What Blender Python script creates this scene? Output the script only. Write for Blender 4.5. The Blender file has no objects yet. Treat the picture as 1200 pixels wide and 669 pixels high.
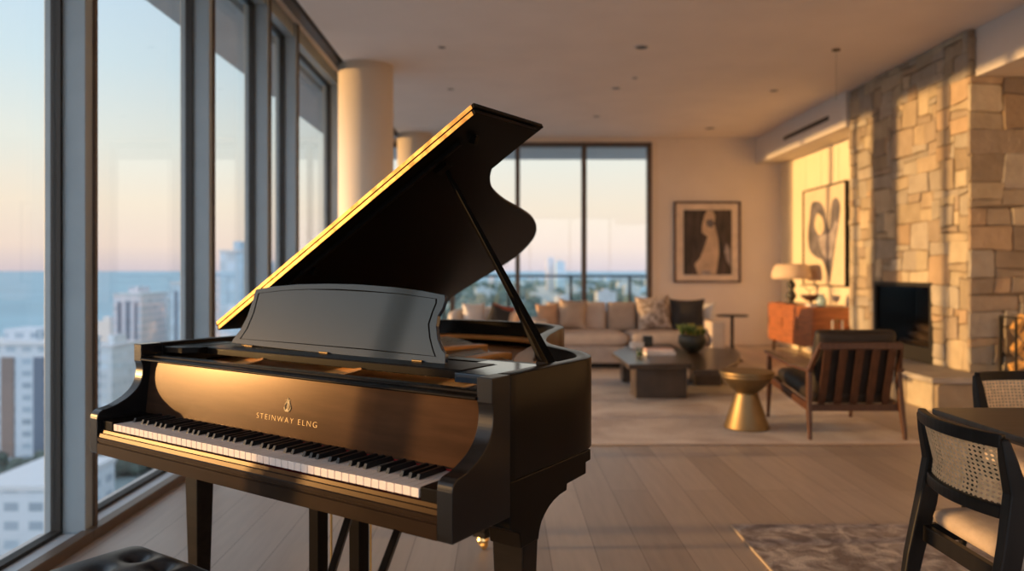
import bpy, bmesh, math, random
from mathutils import Vector, Matrix, Quaternion
R = math.radians
scn = bpy.context.scene
COL = scn.collection
H, F, CX, CY = 1.22, 886.0, 590.0, 317.0      # eye height, focal length in px (1200 wide), principal point

# ------------------------------------------------------------------ picture -> place
def on_z(x, y, z):
    Y = F*(H-z)/(y-CY); return Vector(((x-CX)/F*Y, Y, z))
def on_y(x, y, Y): return Vector(((x-CX)/F*Y, Y, H-(y-CY)/F*Y))
def on_x(x, y, X):
    Y = X*F/(x-CX); return Vector((X, Y, H-(y-CY)/F*Y))
def on_plane(x, y, p0, n):
    d = Vector(((x-CX)/F, 1.0, -(y-CY)/F)); o = Vector((0, 0, H))
    return o+d*((p0-o).dot(n)/d.dot(n))

# ------------------------------------------------------------------ materials
def new_mat(name):
    m = bpy.data.materials.new(name); m.use_nodes = True
    nt = m.node_tree; b = nt.nodes['Principled BSDF']
    return m, nt, b
def mat(name, col, rough=.5, metal=0.0, var=.12, scale=6.0, bump=0.0, bscale=60.0, spec=.5, coat=0.0, stretch=(1,1,1)):
    m, nt, b = new_mat(name); N = nt.nodes; Lk = nt.links
    tc = N.new('ShaderNodeTexCoord'); mp = N.new('ShaderNodeMapping'); mp.inputs['Scale'].default_value = stretch
    Lk.new(tc.outputs['Object'], mp.inputs['Vector'])
    nz = N.new('ShaderNodeTexNoise'); nz.inputs['Scale'].default_value = scale; nz.inputs['Detail'].default_value = 5
    Lk.new(mp.outputs[0], nz.inputs['Vector'])
    rp = N.new('ShaderNodeValToRGB'); rp.color_ramp.elements[0].position = .3; rp.color_ramp.elements[1].position = .7
    rp.color_ramp.elements[0].color = tuple(c*(1-var) for c in col)+(1,)
    rp.color_ramp.elements[1].color = tuple(min(1, c*(1+var)) for c in col)+(1,)
    Lk.new(nz.outputs['Fac'], rp.inputs['Fac']); Lk.new(rp.outputs['Color'], b.inputs['Base Color'])
    b.inputs['Roughness'].default_value = rough; b.inputs['Metallic'].default_value = metal
    b.inputs['Specular IOR Level'].default_value = spec; b.inputs['Coat Weight'].default_value = coat
    if bump:
        n2 = N.new('ShaderNodeTexNoise'); n2.inputs['Scale'].default_value = bscale; n2.inputs['Detail'].default_value = 4
        Lk.new(mp.outputs[0], n2.inputs['Vector'])
        bp = N.new('ShaderNodeBump'); bp.inputs['Strength'].default_value = bump; bp.inputs['Distance'].default_value = .01
        Lk.new(n2.outputs['Fac'], bp.inputs['Height']); Lk.new(bp.outputs[0], b.inputs['Normal'])
    return m
BLACK = mat('black_lacquer', (.008,.006,.0045), .28, var=.25, scale=3, spec=.06)
ARMM = mat('polished_black_arm', (.008,.007,.007), .22, var=.2, scale=3, spec=.33)
LIDM = mat('lid_black_lacquer', (.005,.004,.0032), .30, var=.25, scale=3, spec=.04)
HINGEM = mat('worn_brass_hinge', (.30,.175,.065), .5, 1.0, var=.45, scale=40)
BLACKWOOD = mat('satin_black_wood', (.010,.0075,.006), .36, var=.35, scale=4, stretch=(1,9,9), bump=.03, bscale=40, spec=.1)
WALNUT = mat('dark_walnut_panel', (.038,.019,.011), .20, var=.3, scale=5, stretch=(1,1,8), spec=.075)
SLIPM = mat('dark_key_slip_wood', (.013,.0075,.005), .32, var=.35, scale=5, stretch=(1,8,8), spec=.12)
SLIPM.node_tree.nodes['Principled BSDF'].inputs['Specular Tint'].default_value = (1,.6,.25,1)
WALNUT.node_tree.nodes['Principled BSDF'].inputs['Specular Tint'].default_value = (1,.5,.15,1)
DESKM = mat('desk_black_blue_sheen', (.022,.034,.050), .09, var=.06, scale=4, spec=.5)  # black desk with the bluish sheen of reflected sky put into its base colour
GROOVE = mat('groove_black', (.003,.003,.003), .9, spec=0)
IVORY = mat('white_key_plastic', (.68,.58,.52), .35, var=.03)
EBONY = mat('black_key', (.008,.008,.008), .3, var=.1)
BRASS = mat('brass', (.83,.55,.22), .3, 1.0, var=.1)
ABRASS = mat('aged_brass', (.24,.17,.09), .5, 1.0, var=.2, scale=5, stretch=(1,1,.3))
GOLDLEAF = mat('gold_lettering', (.62,.45,.22), .5, .3, var=.05)
PLATE = mat('bronzed_iron_plate', (.75,.32,.08), .42, .12, var=.15, scale=4)
SBOARD = mat('spruce_soundboard', (.42,.20,.07), .35, var=.2, scale=6, stretch=(1,12,1))
FELT = mat('red_felt', (.35,.02,.02), .9)
STRING = mat('string_steel', (.55,.5,.42), .3, 1.0)
BROWNL = mat('dark_brown_leather', (.026,.019,.015), .55, var=.2, scale=20, bump=.08, bscale=120, spec=.3)
LEATHER = mat('black_leather', (.013,.013,.015), .34, var=.2, scale=20, bump=.08, bscale=160)
FRAME_GREY = mat('window_frame_grey', (.31,.36,.385), .45, .0, var=.05)
FRAME_BRONZE = mat('window_frame_bronze', (.12,.085,.06), .45, .3, var=.1)
GASKET = mat('black_gasket', (.01,.01,.01), .6)
SILL = mat('white_metal_sill', (.55,.56,.57), .5, var=.04)
CEIL = mat('ceiling_plaster', (.84,.76,.70), .9, var=.03, scale=2)
WALLM = mat('warm_wall_paint', (.83,.73,.62), .85, var=.03, scale=2)
WALLR = mat('cream_wall_panel', (.80,.69,.50), .7, var=.03, scale=2)
COLM = mat('column_plaster', (.78,.67,.54), .6, var=.03, scale=2)
BEAMM = mat('white_bulkhead_paint', (.72,.66,.60), .85, var=.03, scale=2)
OUTM = mat('outside_concrete', (.55,.55,.55), .8, var=.08, scale=1)
SOFA = mat('sofa_fabric', (.60,.49,.41), .95, var=.08, scale=8, bump=.2, bscale=200)
CREAM = mat('cream_boucle', (.62,.55,.49), .95, var=.1, scale=20, bump=.3, bscale=150)
PEACH = mat('peach_cushion', (.66,.42,.27), .95, var=.08, scale=9, bump=.2, bscale=200)
TAUPE = mat('taupe_cushion', (.50,.38,.29), .95, var=.08, scale=9, bump=.2, bscale=200)
CHAR = mat('charcoal_cushion', (.035,.030,.028), .9, var=.15, scale=12, bump=.2, bscale=200)
RUST = mat('rust_cushion', (.35,.08,.04), .9, var=.2, scale=9)
WHITEF = mat('white_cushion', (.75,.70,.66), .9, var=.06, scale=9)
TEAK = mat('reddish_teak', (.070,.027,.013), .4, var=.3, scale=6, stretch=(8,8,1), bump=.05)
CREDM = mat('walnut_credenza', (.36,.12,.045), .4, var=.3, scale=4, stretch=(1,1,7))
TABLEM = mat('dark_stone_table', (.062,.045,.034), .28, var=.35, scale=5, spec=.4)
DTABLE = mat('dark_dining_top', (.045,.034,.024), .35, var=.3, scale=4, stretch=(1,8,1))
DARKM = mat('dark_bronze', (.03,.025,.02), .4, .6)
CANE = mat('cane_rattan', (.74,.52,.29), .6, var=.2, scale=50)
OATM = mat('oat_upholstery', (.46,.36,.28), .9, var=.08, scale=30, bump=.2, bscale=250)
BLKCHAIR = mat('black_ash', (.009,.0075,.0065), .42, var=.3, scale=5, stretch=(6,6,1), spec=.2)
PAPER = mat('book_paper', (.75,.70,.66), .8)
PINKB = mat('pink_book_cover', (.62,.42,.38), .7)
GREYB = mat('grey_book_cover', (.45,.44,.43), .7)
CERAM = mat('dark_ceramic', (.035,.032,.022), .45, var=.3, scale=12, bump=.1)
LEAFG = mat('green_leaf', (.13,.19,.04), .5, var=.4, scale=20)
LEAFY = mat('yellow_leaf', (.55,.40,.06), .5, var=.3, scale=20)
SHADE = mat('linen_shade', (.72,.55,.40), .9, var=.05, scale=30, bump=.1)
LOG = mat('split_log', (.60,.33,.10), .75, var=.35, scale=14, stretch=(1,6,1), bump=.3)
BARK = mat('log_bark', (.15,.10,.07), .9, var=.4, scale=14, bump=.5)
FIREM = mat('firebox_black', (.022,.019,.016), .6, spec=.2)
STEEL = mat('brushed_steel', (.6,.56,.5), .3, 1.0)
TURQ = mat('pale_blue_glass', (.35,.50,.52), .15, var=.1)
HEARTH = mat('hearth_slab_stone', (.36,.32,.28), .7, var=.15, scale=6, bump=.3, bscale=12)

def glass_mat(name, tint=(1,1,1), k=1.0, rough=0.0):
    m = bpy.data.materials.new(name); m.use_nodes = True; nt = m.node_tree; nt.nodes.clear(); N = nt.nodes; L = nt.links
    o = N.new('ShaderNodeOutputMaterial'); mx = N.new('ShaderNodeMixShader'); t = N.new('ShaderNodeBsdfTransparent')
    g = N.new('ShaderNodeBsdfGlossy'); ge = N.new('ShaderNodeNewGeometry'); dt = N.new('ShaderNodeVectorMath'); dt.operation = 'DOT_PRODUCT'
    t.inputs[0].default_value = tint+(1,); g.inputs['Roughness'].default_value = rough
    L.new(ge.outputs['Incoming'], dt.inputs[0]); L.new(ge.outputs['Normal'], dt.inputs[1])
    def mth(op, a, b=None, clamp=False):
        n = N.new('ShaderNodeMath'); n.operation = op; n.use_clamp = clamp
        for q, v in enumerate((a, b)):
            if v is None: continue
            if isinstance(v, (int, float)): n.inputs[q].default_value = v
            else: L.new(v, n.inputs[q])
        return n.outputs[0]
    c = mth('ABSOLUTE', dt.outputs['Value']); p5 = mth('POWER', mth('SUBTRACT', 1.0, c), 5.0)
    fac = mth('MULTIPLY', mth('ADD', mth('MULTIPLY', p5, .96), .04), k, True)      # reflectance of a pane surface
    L.new(fac, mx.inputs[0]); L.new(t.outputs[0], mx.inputs[1]); L.new(g.outputs[0], mx.inputs[2]); L.new(mx.outputs[0], o.inputs[0])
    return m
GLASS = glass_mat('window_glass', (.97,.985,.98), .8)
FGLASS = glass_mat('fireplace_glass', (.7,.7,.7), .15, .1)
CGLASS = glass_mat('clear_glass', (.9,.93,.9), 1.2)

def stone_mat():
    m, nt, b = new_mat('rough_limestone'); N = nt.nodes; L = nt.links
    at = N.new('ShaderNodeAttribute'); at.attribute_name = 'Col'
    tc = N.new('ShaderNodeTexCoord')
    nz = N.new('ShaderNodeTexNoise'); nz.inputs['Scale'].default_value = 7; nz.inputs['Detail'].default_value = 8
    L.new(tc.outputs['Object'], nz.inputs['Vector'])
    mr = N.new('ShaderNodeMapRange'); mr.inputs[3].default_value = .72; mr.inputs[4].default_value = 1.28
    L.new(nz.outputs['Fac'], mr.inputs[0])
    mx = N.new('ShaderNodeVectorMath'); mx.operation = 'MULTIPLY'
    L.new(at.outputs['Color'], mx.inputs[0]); L.new(mr.outputs[0], mx.inputs[1]); L.new(mx.outputs[0], b.inputs['Base Color'])
    n2 = N.new('ShaderNodeTexNoise'); n2.inputs['Scale'].default_value = 22; n2.inputs['Detail'].default_value = 7
    L.new(tc.outputs['Object'], n2.inputs['Vector'])
    bp = N.new('ShaderNodeBump'); bp.inputs['Strength'].default_value = .55; bp.inputs['Distance'].default_value = .02
    L.new(n2.outputs['Fac'], bp.inputs['Height']); L.new(bp.outputs[0], b.inputs['Normal'])
    b.inputs['Roughness'].default_value = .9; b.inputs['Specular IOR Level'].default_value = .2
    return m
STONE = stone_mat()

def plank_mat():
    m, nt, b = new_mat('wide_oak_planks'); N = nt.nodes; L = nt.links
    tc = N.new('ShaderNodeTexCoord'); mp = N.new('ShaderNodeMapping'); mp.inputs['Rotation'].default_value = (0,0,R(90))
    L.new(tc.outputs['Object'], mp.inputs['Vector'])
    br = N.new('ShaderNodeTexBrick'); br.inputs['Scale'].default_value = 1
    br.inputs['Brick Width'].default_value = 2.1; br.inputs['Row Height'].default_value = .20; br.inputs['Mortar Size'].default_value = .0015
    br.inputs['Color1'].default_value = (.38,.305,.25,1); br.inputs['Color2'].default_value = (.52,.43,.36,1); br.inputs['Mortar'].default_value = (.16,.12,.09,1)
    br.offset = .37; L.new(mp.outputs[0], br.inputs['Vector'])
    nz = N.new('ShaderNodeTexNoise'); nz.inputs['Scale'].default_value = 3; nz.inputs['Detail'].default_value = 8
    m2 = N.new('ShaderNodeMapping'); m2.inputs['Scale'].default_value = (9,.8,1); L.new(tc.outputs['Object'], m2.inputs['Vector']); L.new(m2.outputs[0], nz.inputs['Vector'])
    mr = N.new('ShaderNodeMapRange'); mr.inputs[3].default_value = .8; mr.inputs[4].default_value = 1.2; L.new(nz.outputs['Fac'], mr.inputs[0])
    mx = N.new('ShaderNodeVectorMath'); mx.operation = 'MULTIPLY'; L.new(br.outputs['Color'], mx.inputs[0]); L.new(mr.outputs[0], mx.inputs[1])
    L.new(mx.outputs[0], b.inputs['Base Color']); b.inputs['Roughness'].default_value = .42
    bp = N.new('ShaderNodeBump'); bp.inputs['Strength'].default_value = .08; bp.inputs['Distance'].default_value = .005
    L.new(nz.outputs['Fac'], bp.inputs['Height']); L.new(bp.outputs[0], b.inputs['Normal'])
    return m
def rug_mat(name, c1, c2, c3, s1, s2):
    m, nt, b = new_mat(name); N = nt.nodes; L = nt.links
    tc = N.new('ShaderNodeTexCoord')
    n1 = N.new('ShaderNodeTexNoise'); n1.inputs['Scale'].default_value = s1; n1.inputs['Detail'].default_value = 6; n1.inputs['Distortion'].default_value = 1.2
    L.new(tc.outputs['Object'], n1.inputs['Vector'])
    rp = N.new('ShaderNodeValToRGB'); e = rp.color_ramp.elements; e[0].position = .36; e[0].color = c1+(1,); e[1].position = .64; e[1].color = c3+(1,)
    k = e.new(.5); k.color = c2+(1,)
    L.new(n1.outputs['Fac'], rp.inputs['Fac'])
    n2 = N.new('ShaderNodeTexNoise'); n2.inputs['Scale'].default_value = s2; n2.inputs['Detail'].default_value = 3; L.new(tc.outputs['Object'], n2.inputs['Vector'])
    mr = N.new('ShaderNodeMapRange'); mr.inputs[3].default_value = .8; mr.inputs[4].default_value = 1.2; L.new(n2.outputs['Fac'], mr.inputs[0])
    mx = N.new('ShaderNodeVectorMath'); mx.operation = 'MULTIPLY'; L.new(rp.outputs['Color'], mx.inputs[0]); L.new(mr.outputs[0], mx.inputs[1])
    L.new(mx.outputs[0], b.inputs['Base Color']); b.inputs['Roughness'].default_value = .95; b.inputs['Specular IOR Level'].default_value = .1
    bp = N.new('ShaderNodeBump'); bp.inputs['Strength'].default_value = .4; bp.inputs['Distance'].default_value = .01
    L.new(n2.outputs['Fac'], bp.inputs['Height']); L.new(bp.outputs[0], b.inputs['Normal'])
    return m
FLOORM = plank_mat()
RUG1 = rug_mat('living_rug_wool', (.56,.47,.41), (.68,.59,.52), (.78,.70,.63), 1.6, 60)
RUG2 = rug_mat('dining_rug_wool', (.26,.21,.19), (.42,.36,.33), (.66,.58,.52), 9, 90)
PATT = rug_mat('patterned_cushion_cloth', (.18,.13,.10), (.48,.38,.31), (.66,.56,.48), 14, 90)

def facade_mat(name, wall, win, fw, fh, gap):
    m, nt, b = new_mat(name); N = nt.nodes; L = nt.links
    tc = N.new('ShaderNodeTexCoord'); sp = N.new('ShaderNodeSeparateXYZ'); L.new(tc.outputs['Object'], sp.inputs[0])
    ad = N.new('ShaderNodeMath'); ad.operation = 'ADD'; L.new(sp.outputs[0], ad.inputs[0]); L.new(sp.outputs[1], ad.inputs[1])
    cb = N.new('ShaderNodeCombineXYZ'); L.new(ad.outputs[0], cb.inputs[0]); L.new(sp.outputs[2], cb.inputs[1])
    br = N.new('ShaderNodeTexBrick'); br.offset = 0; br.inputs['Scale'].default_value = 1; br.inputs['Brick Width'].default_value = fw
    br.inputs['Row Height'].default_value = fh; br.inputs['Mortar Size'].default_value = gap
    br.inputs['Color1'].default_value = win+(1,); br.inputs['Color2'].default_value = tuple(c*1.5 for c in win)+(1,); br.inputs['Mortar'].default_value = wall+(1,)
    L.new(cb.outputs[0], br.inputs['Vector']); L.new(br.outputs['Color'], b.inputs['Base Color']); b.inputs['Roughness'].default_value = .7
    return m
FAC_WHITE = facade_mat('white_tower_facade', (.43,.49,.54), (.20,.255,.30), 4.2, 3.2, .9)  # city facades: bluish haze mixed into wall and window colours, contrast lowered
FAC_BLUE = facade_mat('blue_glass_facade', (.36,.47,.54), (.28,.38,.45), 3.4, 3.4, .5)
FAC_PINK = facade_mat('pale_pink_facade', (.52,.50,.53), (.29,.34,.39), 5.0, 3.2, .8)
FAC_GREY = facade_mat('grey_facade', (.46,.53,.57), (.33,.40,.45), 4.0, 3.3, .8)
ROOFM = mat('pale_flat_roof', (.45,.48,.50), .9)
WSTRIP = mat('brown_window_bay', (.17,.14,.13), .4)
WSTRIP2 = mat('navy_window_bay', (.10,.13,.18), .3)
SEA = mat('teal_sea', (.20,.33,.39), .55, var=.12, scale=.004, spec=.25)
LAND = rug_mat('city_ground', (.11,.15,.13), (.19,.24,.25), (.32,.38,.42), .012, .08)
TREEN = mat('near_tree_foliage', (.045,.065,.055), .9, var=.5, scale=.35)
TREEM = mat('hazed_tree_foliage', (.085,.125,.115), .9, var=.5, scale=.35)  # distant foliage, haze painted in as a paler, bluer green

# ------------------------------------------------------------------ mesh helpers
class MB:
    def __init__(s): s.bm = bmesh.new()
    def box(s, a, b, M=None):
        x0,y0,z0 = a; x1,y1,z1 = b
        v = [s.bm.verts.new(p) for p in ((x0,y0,z0),(x1,y0,z0),(x1,y1,z0),(x0,y1,z0),(x0,y0,z1),(x1,y0,z1),(x1,y1,z1),(x0,y1,z1))]
        for f in ((3,2,1,0),(4,5,6,7),(0,1,5,4),(1,2,6,5),(2,3,7,6),(3,0,4,7)): s.bm.faces.new([v[i] for i in f])
        if M is not None:
            for q in v: q.co = M @ q.co
        return s
    def hexa(s, p):           # 8 points bottom ring then top ring
        v = [s.bm.verts.new(q) for q in p]
        for f in ((3,2,1,0),(4,5,6,7),(0,1,5,4),(1,2,6,5),(2,3,7,6),(3,0,4,7)): s.bm.faces.new([v[i] for i in f])
        return s
    def taper(s, c0, h0, c1, h1):   # tapered bar: centre, half sizes (x,y) at both ends
        P = []
        for c, h in ((c0,h0),(c1,h1)):
            for sx, sy in ((-1,-1),(1,-1),(1,1),(-1,1)): P.append((c[0]+sx*h[0], c[1]+sy*h[1], c[2]))
        return s.hexa(P)
    def prism(s, pts, off):   # closed polygon of 3D points, extruded by off
        off = Vector(off); a = [s.bm.verts.new(p) for p in pts]; b = [s.bm.verts.new(Vector(p)+off) for p in pts]
        n = len(a); s.bm.faces.new(a[::-1]); s.bm.faces.new(b)
        for i in range(n): s.bm.faces.new((a[i], a[(i+1)%n], b[(i+1)%n], b[i]))
        return s
    def lathe(s, prof, c=(0,0,0), n=32, sx=1.0, sy=1.0):
        rings = []
        for r, z in prof:
            if r < 1e-5: rings.append([s.bm.verts.new((c[0], c[1], c[2]+z))])
            else: rings.append([s.bm.verts.new((c[0]+sx*r*math.cos(2*math.pi*i/n), c[1]+sy*r*math.sin(2*math.pi*i/n), c[2]+z)) for i in range(n)])
        for A, B in zip(rings, rings[1:]):
            for i in range(n):
                j = (i+1)%n
                if len(A) == 1 and len(B) == 1: break
                if len(A) == 1: s.bm.faces.new((A[0], B[j], B[i]))
                elif len(B) == 1: s.bm.faces.new((A[i], A[j], B[0]))
                else: s.bm.faces.new((A[i], A[j], B[j], B[i]))
        for rg, fl in ((rings[0], True), (rings[-1], False)):
            if len(rg) > 1: s.bm.faces.new(rg[::-1] if fl else rg)
        return s
    def tube(s, pts, r, n=10, flat=None):
        pts = [Vector(p) for p in pts]; rr = r if isinstance(r, (list,tuple)) else [r]*len(pts)
        rings = []; up = Vector((0,0,1))
        for i, p in enumerate(pts):
            t = (pts[min(i+1,len(pts)-1)]-pts[max(i-1,0)]).normalized()
            a = t.cross(up)
            if a.length < 1e-3: a = t.cross(Vector((0,1,0)))
            a.normalize(); b = t.cross(a).normalized()
            rings.append([s.bm.verts.new(p+a*(rr[i]*math.cos(2*math.pi*k/n))+b*(rr[i]*(flat or 1)*math.sin(2*math.pi*k/n))) for k in range(n)])
        for A, B in zip(rings, rings[1:]):
            for k in range(n): s.bm.faces.new((A[k], A[(k+1)%n], B[(k+1)%n], B[k]))
        s.bm.faces.new(rings[0][::-1]); s.bm.faces.new(rings[-1]); return s
    def bar(s, p0, p1, w, h, w1=None, h1=None, up=(0,0,1)):   # rectangular bar between points
        p0, p1 = Vector(p0), Vector(p1); t = (p1-p0).normalized(); u = Vector(up)
        a = t.cross(u)
        if a.length < 1e-3: a = t.cross(Vector((0,1,0)))
        a.normalize(); b = a.cross(t).normalized(); w1 = w if w1 is None else w1; h1 = h if h1 is None else h1
        P = []
        for p, ww, hh in ((p0,w,h),(p1,w1,h1)):
            for sa, sb in ((-1,-1),(1,-1),(1,1),(-1,1)): P.append(p+a*(sa*ww/2)+b*(sb*hh/2))
        return s.hexa(P)
    def sweep(s, pts, ups, w, h):     # rectangular section swept along a polyline; ups = vector for the h side, one per point
        pts = [Vector(p) for p in pts]; rings = []
        for i, p in enumerate(pts):
            t = (pts[min(i+1,len(pts)-1)]-pts[max(i-1,0)]).normalized(); b = Vector(ups[i] if isinstance(ups, list) else ups)
            a = t.cross(b).normalized(); b = a.cross(t).normalized()
            ww = w[i] if isinstance(w, list) else w; hh = h[i] if isinstance(h, list) else h
            rings.append([s.bm.verts.new(p+a*(sa*ww/2)+b*(sb*hh/2)) for sa, sb in ((-1,-1),(1,-1),(1,1),(-1,1))])
        for A, B in zip(rings, rings[1:]):
            for k in range(4): s.bm.faces.new((A[k], A[(k+1)%4], B[(k+1)%4], B[k]))
        s.bm.faces.new(rings[0][::-1]); s.bm.faces.new(rings[-1]); return s
    def blob(s, c, r, seg=14, rings=8, M=None, seed=None, amt=0.0):
        rnd = random.Random(seed); vs = []
        for i in range(rings+1):
            th = math.pi*i/rings; row = []
            for j in range(seg if 0 < i < rings else 1):
                ph = 2*math.pi*j/seg; k = 1+amt*(rnd.random()-.5)
                q = Vector((r[0]*k*math.sin(th)*math.cos(ph), r[1]*k*math.sin(th)*math.sin(ph), r[2]*k*math.cos(th)))
                if M is not None: q = M @ q
                row.append(s.bm.verts.new(Vector(c)+q))
            vs.append(row)
        for A, B in zip(vs, vs[1:]):
            for j in range(seg):
                k = (j+1)%seg
                if len(A) == 1: s.bm.faces.new((A[0], B[j], B[k]))
                elif len(B) == 1: s.bm.faces.new((A[j], B[0], A[k]))
                else: s.bm.faces.new((A[j], B[j], B[k], A[k]))
        return s
    def build(s, name, material, parent=None, bevel=0.0, smooth=False, subsurf=0, keep=None):
        bmesh.ops.recalc_face_normals(s.bm, faces=s.bm.faces[:])
        me = bpy.data.meshes.new(name); s.bm.to_mesh(me); s.bm.free()
        for mm in (material if isinstance(material, list) else [material]): me.materials.append(mm)
        if smooth: me.polygons.foreach_set('use_smooth', [True]*len(me.polygons))
        o = bpy.data.objects.new(name, me); COL.objects.link(o)
        if parent: o.parent = parent
        if bevel:
            b = o.modifiers.new('b', 'BEVEL'); b.width = bevel; b.segments = 2; b.limit_method = 'ANGLE'; b.angle_limit = R(35)
        if subsurf:
            u = o.modifiers.new('s', 'SUBSURF'); u.levels = subsurf; u.render_levels = subsurf
        return o
def tag(o, label=None, cat=None, group=None, kind=None):
    if label: o['label'] = label
    if cat: o['category'] = cat
    if group: o['group'] = group
    if kind: o['kind'] = kind
    return o
def empty(name, loc=(0,0,0), rz=0.0, label=None, cat=None, group=None, kind=None):
    o = bpy.data.objects.new(name, None); COL.objects.link(o); o.empty_display_size = .1
    o.location = loc; o.rotation_euler = (0,0,rz); return tag(o, label, cat, group, kind)
def struct(o, label): return tag(o, label, None, None, 'structure')
def copy_tree(o, parent=None):
    c = o.copy(); COL.objects.link(c); c.parent = parent
    for ch in [x for x in scn.objects if x.parent == o]: copy_tree(ch, c)
    return c
def catmull(pts, n=6, closed=False):
    P = [Vector(p) for p in pts]; out = []; m = len(P)
    for i in range(m if closed else m-1):
        p0 = P[(i-1)%m] if (closed or i > 0) else P[i]; p1 = P[i]; p2 = P[(i+1)%m]; p3 = P[(i+2)%m] if (closed or i+2 < m) else p2
        for k in range(n):
            t = k/n
            out.append(.5*((2*p1)+(-p0+p2)*t+(2*p0-5*p1+4*p2-p3)*t*t+(-p0+3*p1-3*p2+p3)*t**3))
    if not closed: out.append(P[-1])
    return out

# ------------------------------------------------------------------ room
XG, CZ, YF = -2.01, 3.39, 12.4       # glass plane, ceiling height, far wall
XS, YS = 4.20, 6.81                  # stone face, stone return
YN, XE = -4.0, 7.2                   # wall behind the viewer, east wall
struct(MB().box((-2.12, YN-.1, -.12), (XE+.1, YF+.12, 0)).build('floor', FLOORM), 'wide brown oak plank floor of the room')
struct(MB().box((-1.645, YN-.1, CZ), (XE+.1, YF+.12, CZ+.2)).build('ceiling', CEIL), 'smooth warm plaster ceiling')
struct(MB().box((-2.2, YN, 3.47), (-1.645, YF, 3.59)).box((-1.66, YN, CZ+.001), (-1.6451, YF, 3.47)).build('trim_1', CEIL), 'raised ceiling pocket above the window wall')
struct(MB().box((-1.80, YN, 3.41), (-1.72, YF, 3.47)).build('trim_2', FRAME_BRONZE), 'bronze curtain track in the ceiling pocket')
struct(MB().box((-2.2, YN-.1, 3.25), (XE+.1, YN, CZ)).box((5.6, YN-.1, 0), (XE+.1, YN, 3.25)).build('wall_back', WALLM), 'plain unseen wall around the added daylight glazing behind the viewer')
for k in range(5):  # unseen glazing, added to bring cool daylight into the room
    xa = -2.05+k*1.53
    w = MB().box((xa-.04, YN-.1, 0), (xa+.04, YN, 3.25)).box((xa+.04, YN-.1, 3.2), (xa+1.49, YN, 3.25)).box((xa+.04, YN-.1, 0), (xa+1.49, YN, .05)).build('window_%d' % (30+k), FRAME_BRONZE)
    struct(w, 'unseen tall window bay added behind the viewer for fill daylight'); MB().box((xa+.04, YN-.06, .05), (xa+1.49, YN-.048, 3.2)).build('glass_pane', GLASS, w)
struct(MB().box((XE, YN, 0), (XE+.1, YF, CZ)).build('wall_east', WALLM), 'plain wall beyond the dining side')
# far wall with the window opening X -1.98..2.43, z 0..3.31
struct(MB().box((2.43, YF, 0), (XE, YF+.12, CZ)).box((-2.1, YF, 3.32), (2.43, YF+.12, CZ)).build('wall_far', WALLM), 'beige far wall with the framed picture')
struct(MB().box((2.46, YF-.015, 0), (4.55, YF, .11)).build('baseboard_far', WALLM, bevel=.003), 'beige baseboard along the far wall')
struct(MB().box((2.40, YF-.02, 0), (2.52, YF, 3.34)).build('trim_3', COLM, bevel=.004), 'pale reveal strip beside the far window')
# right wall of cream panels
mb = MB(); y = 9.15
mb.box((4.575, 9.14, 0), (4.7, YF, CZ))
for k in range(6):
    mb.box((4.55, y, .0), (4.575, min(y+.552, YF), 2.97)); y += .562
struct(mb.build('wall_right', WALLR, bevel=.003), 'cream panelled wall behind the credenza')
# bulkheads and dropped ceiling
struct(MB().box((4.14, 9.14, 2.965), (4.7, YF, CZ)).build('wall_bulkhead', BEAMM), 'white bulkhead above the credenza wall')
struct(MB().box((4.24, YN, 2.965), (XE, YS-.001, CZ)).build('ceiling_dropped', BEAMM), 'white dropped ceiling over the dining side')
v = MB().box((4.128, 9.62, 3.135), (4.139, 11.15, 3.19)).build('trim_4', DARKM)
struct(v, 'dark linear air slot in the white bulkhead')

# columns
for (x, yy, r, lb) in ((-1.465, 8.06, .29, 'thick round plaster column beside the left windows'), (-1.42, 12.06, .27, 'round plaster column in the far window corner')):
    o = MB().lathe([(r,0),(r,CZ+.001)], (x,yy,0), 64).build('pillar', COLM, smooth=False)
    o.data.polygons.foreach_set('use_smooth', [len(p.vertices) == 4 for p in o.data.polygons]); struct(o, lb)

# left window wall: one window per bay
ML = [(-4.0,-3.93), (-2.55,-2.47), (-1.05,-.97), (.45,.53), (1.79,1.87), (3.405,3.49), (4.84,4.915), (6.04,6.105), (6.86,6.93), (8.69,8.76), (10.2,10.27), (11.66,11.73), (12.33,12.40)]
for i in range(len(ML)-1):
    y0, y1 = ML[i][1], ML[i+1][0]; a, b = ML[i+1]
    mb = MB().box((-2.07, a, 0), (-1.883, b-.022, 3.47))                          # mullion closing the bay
    mb.box((-2.09, y0, 3.345), (-1.90, y1, 3.47))                                 # head
    w = mb.build('window_%d' % (i+1), FRAME_GREY, bevel=.004)
    struct(w, 'tall window bay of the left glass wall')
    MB().box((-1.9, b-.022, 0), (-1.872, b, 3.47)).build('window_trim', FRAME_BRONZE, w)
    MB().box((-2.09, y0, -.0), (-1.90, y1, .035)).build('window_sill', SILL, w, bevel=.003)
    MB().box((-1.90, y0-.08, 0), (-1.845, y1+.001, .05)).build('floor_trim', FRAME_BRONZE, w, bevel=.003)
    g = MB(); t = .018
    g.box((-2.03, y0, .035), (-1.985, y0+t, 3.345)).box((-2.03, y1-t, .035), (-1.985, y1, 3.345)).box((-2.03, y0+t, .035), (-1.985, y1-t, .035+t)).box((-2.03, y0+t, 3.345-t), (-1.985, y1-t, 3.345))
    g.build('gasket', GASKET, w)
    MB().box((-2.018, y0+t, .035+t), (-2.004, y1-t, 3.345-t)).build('glass_pane', GLASS, w)
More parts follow.
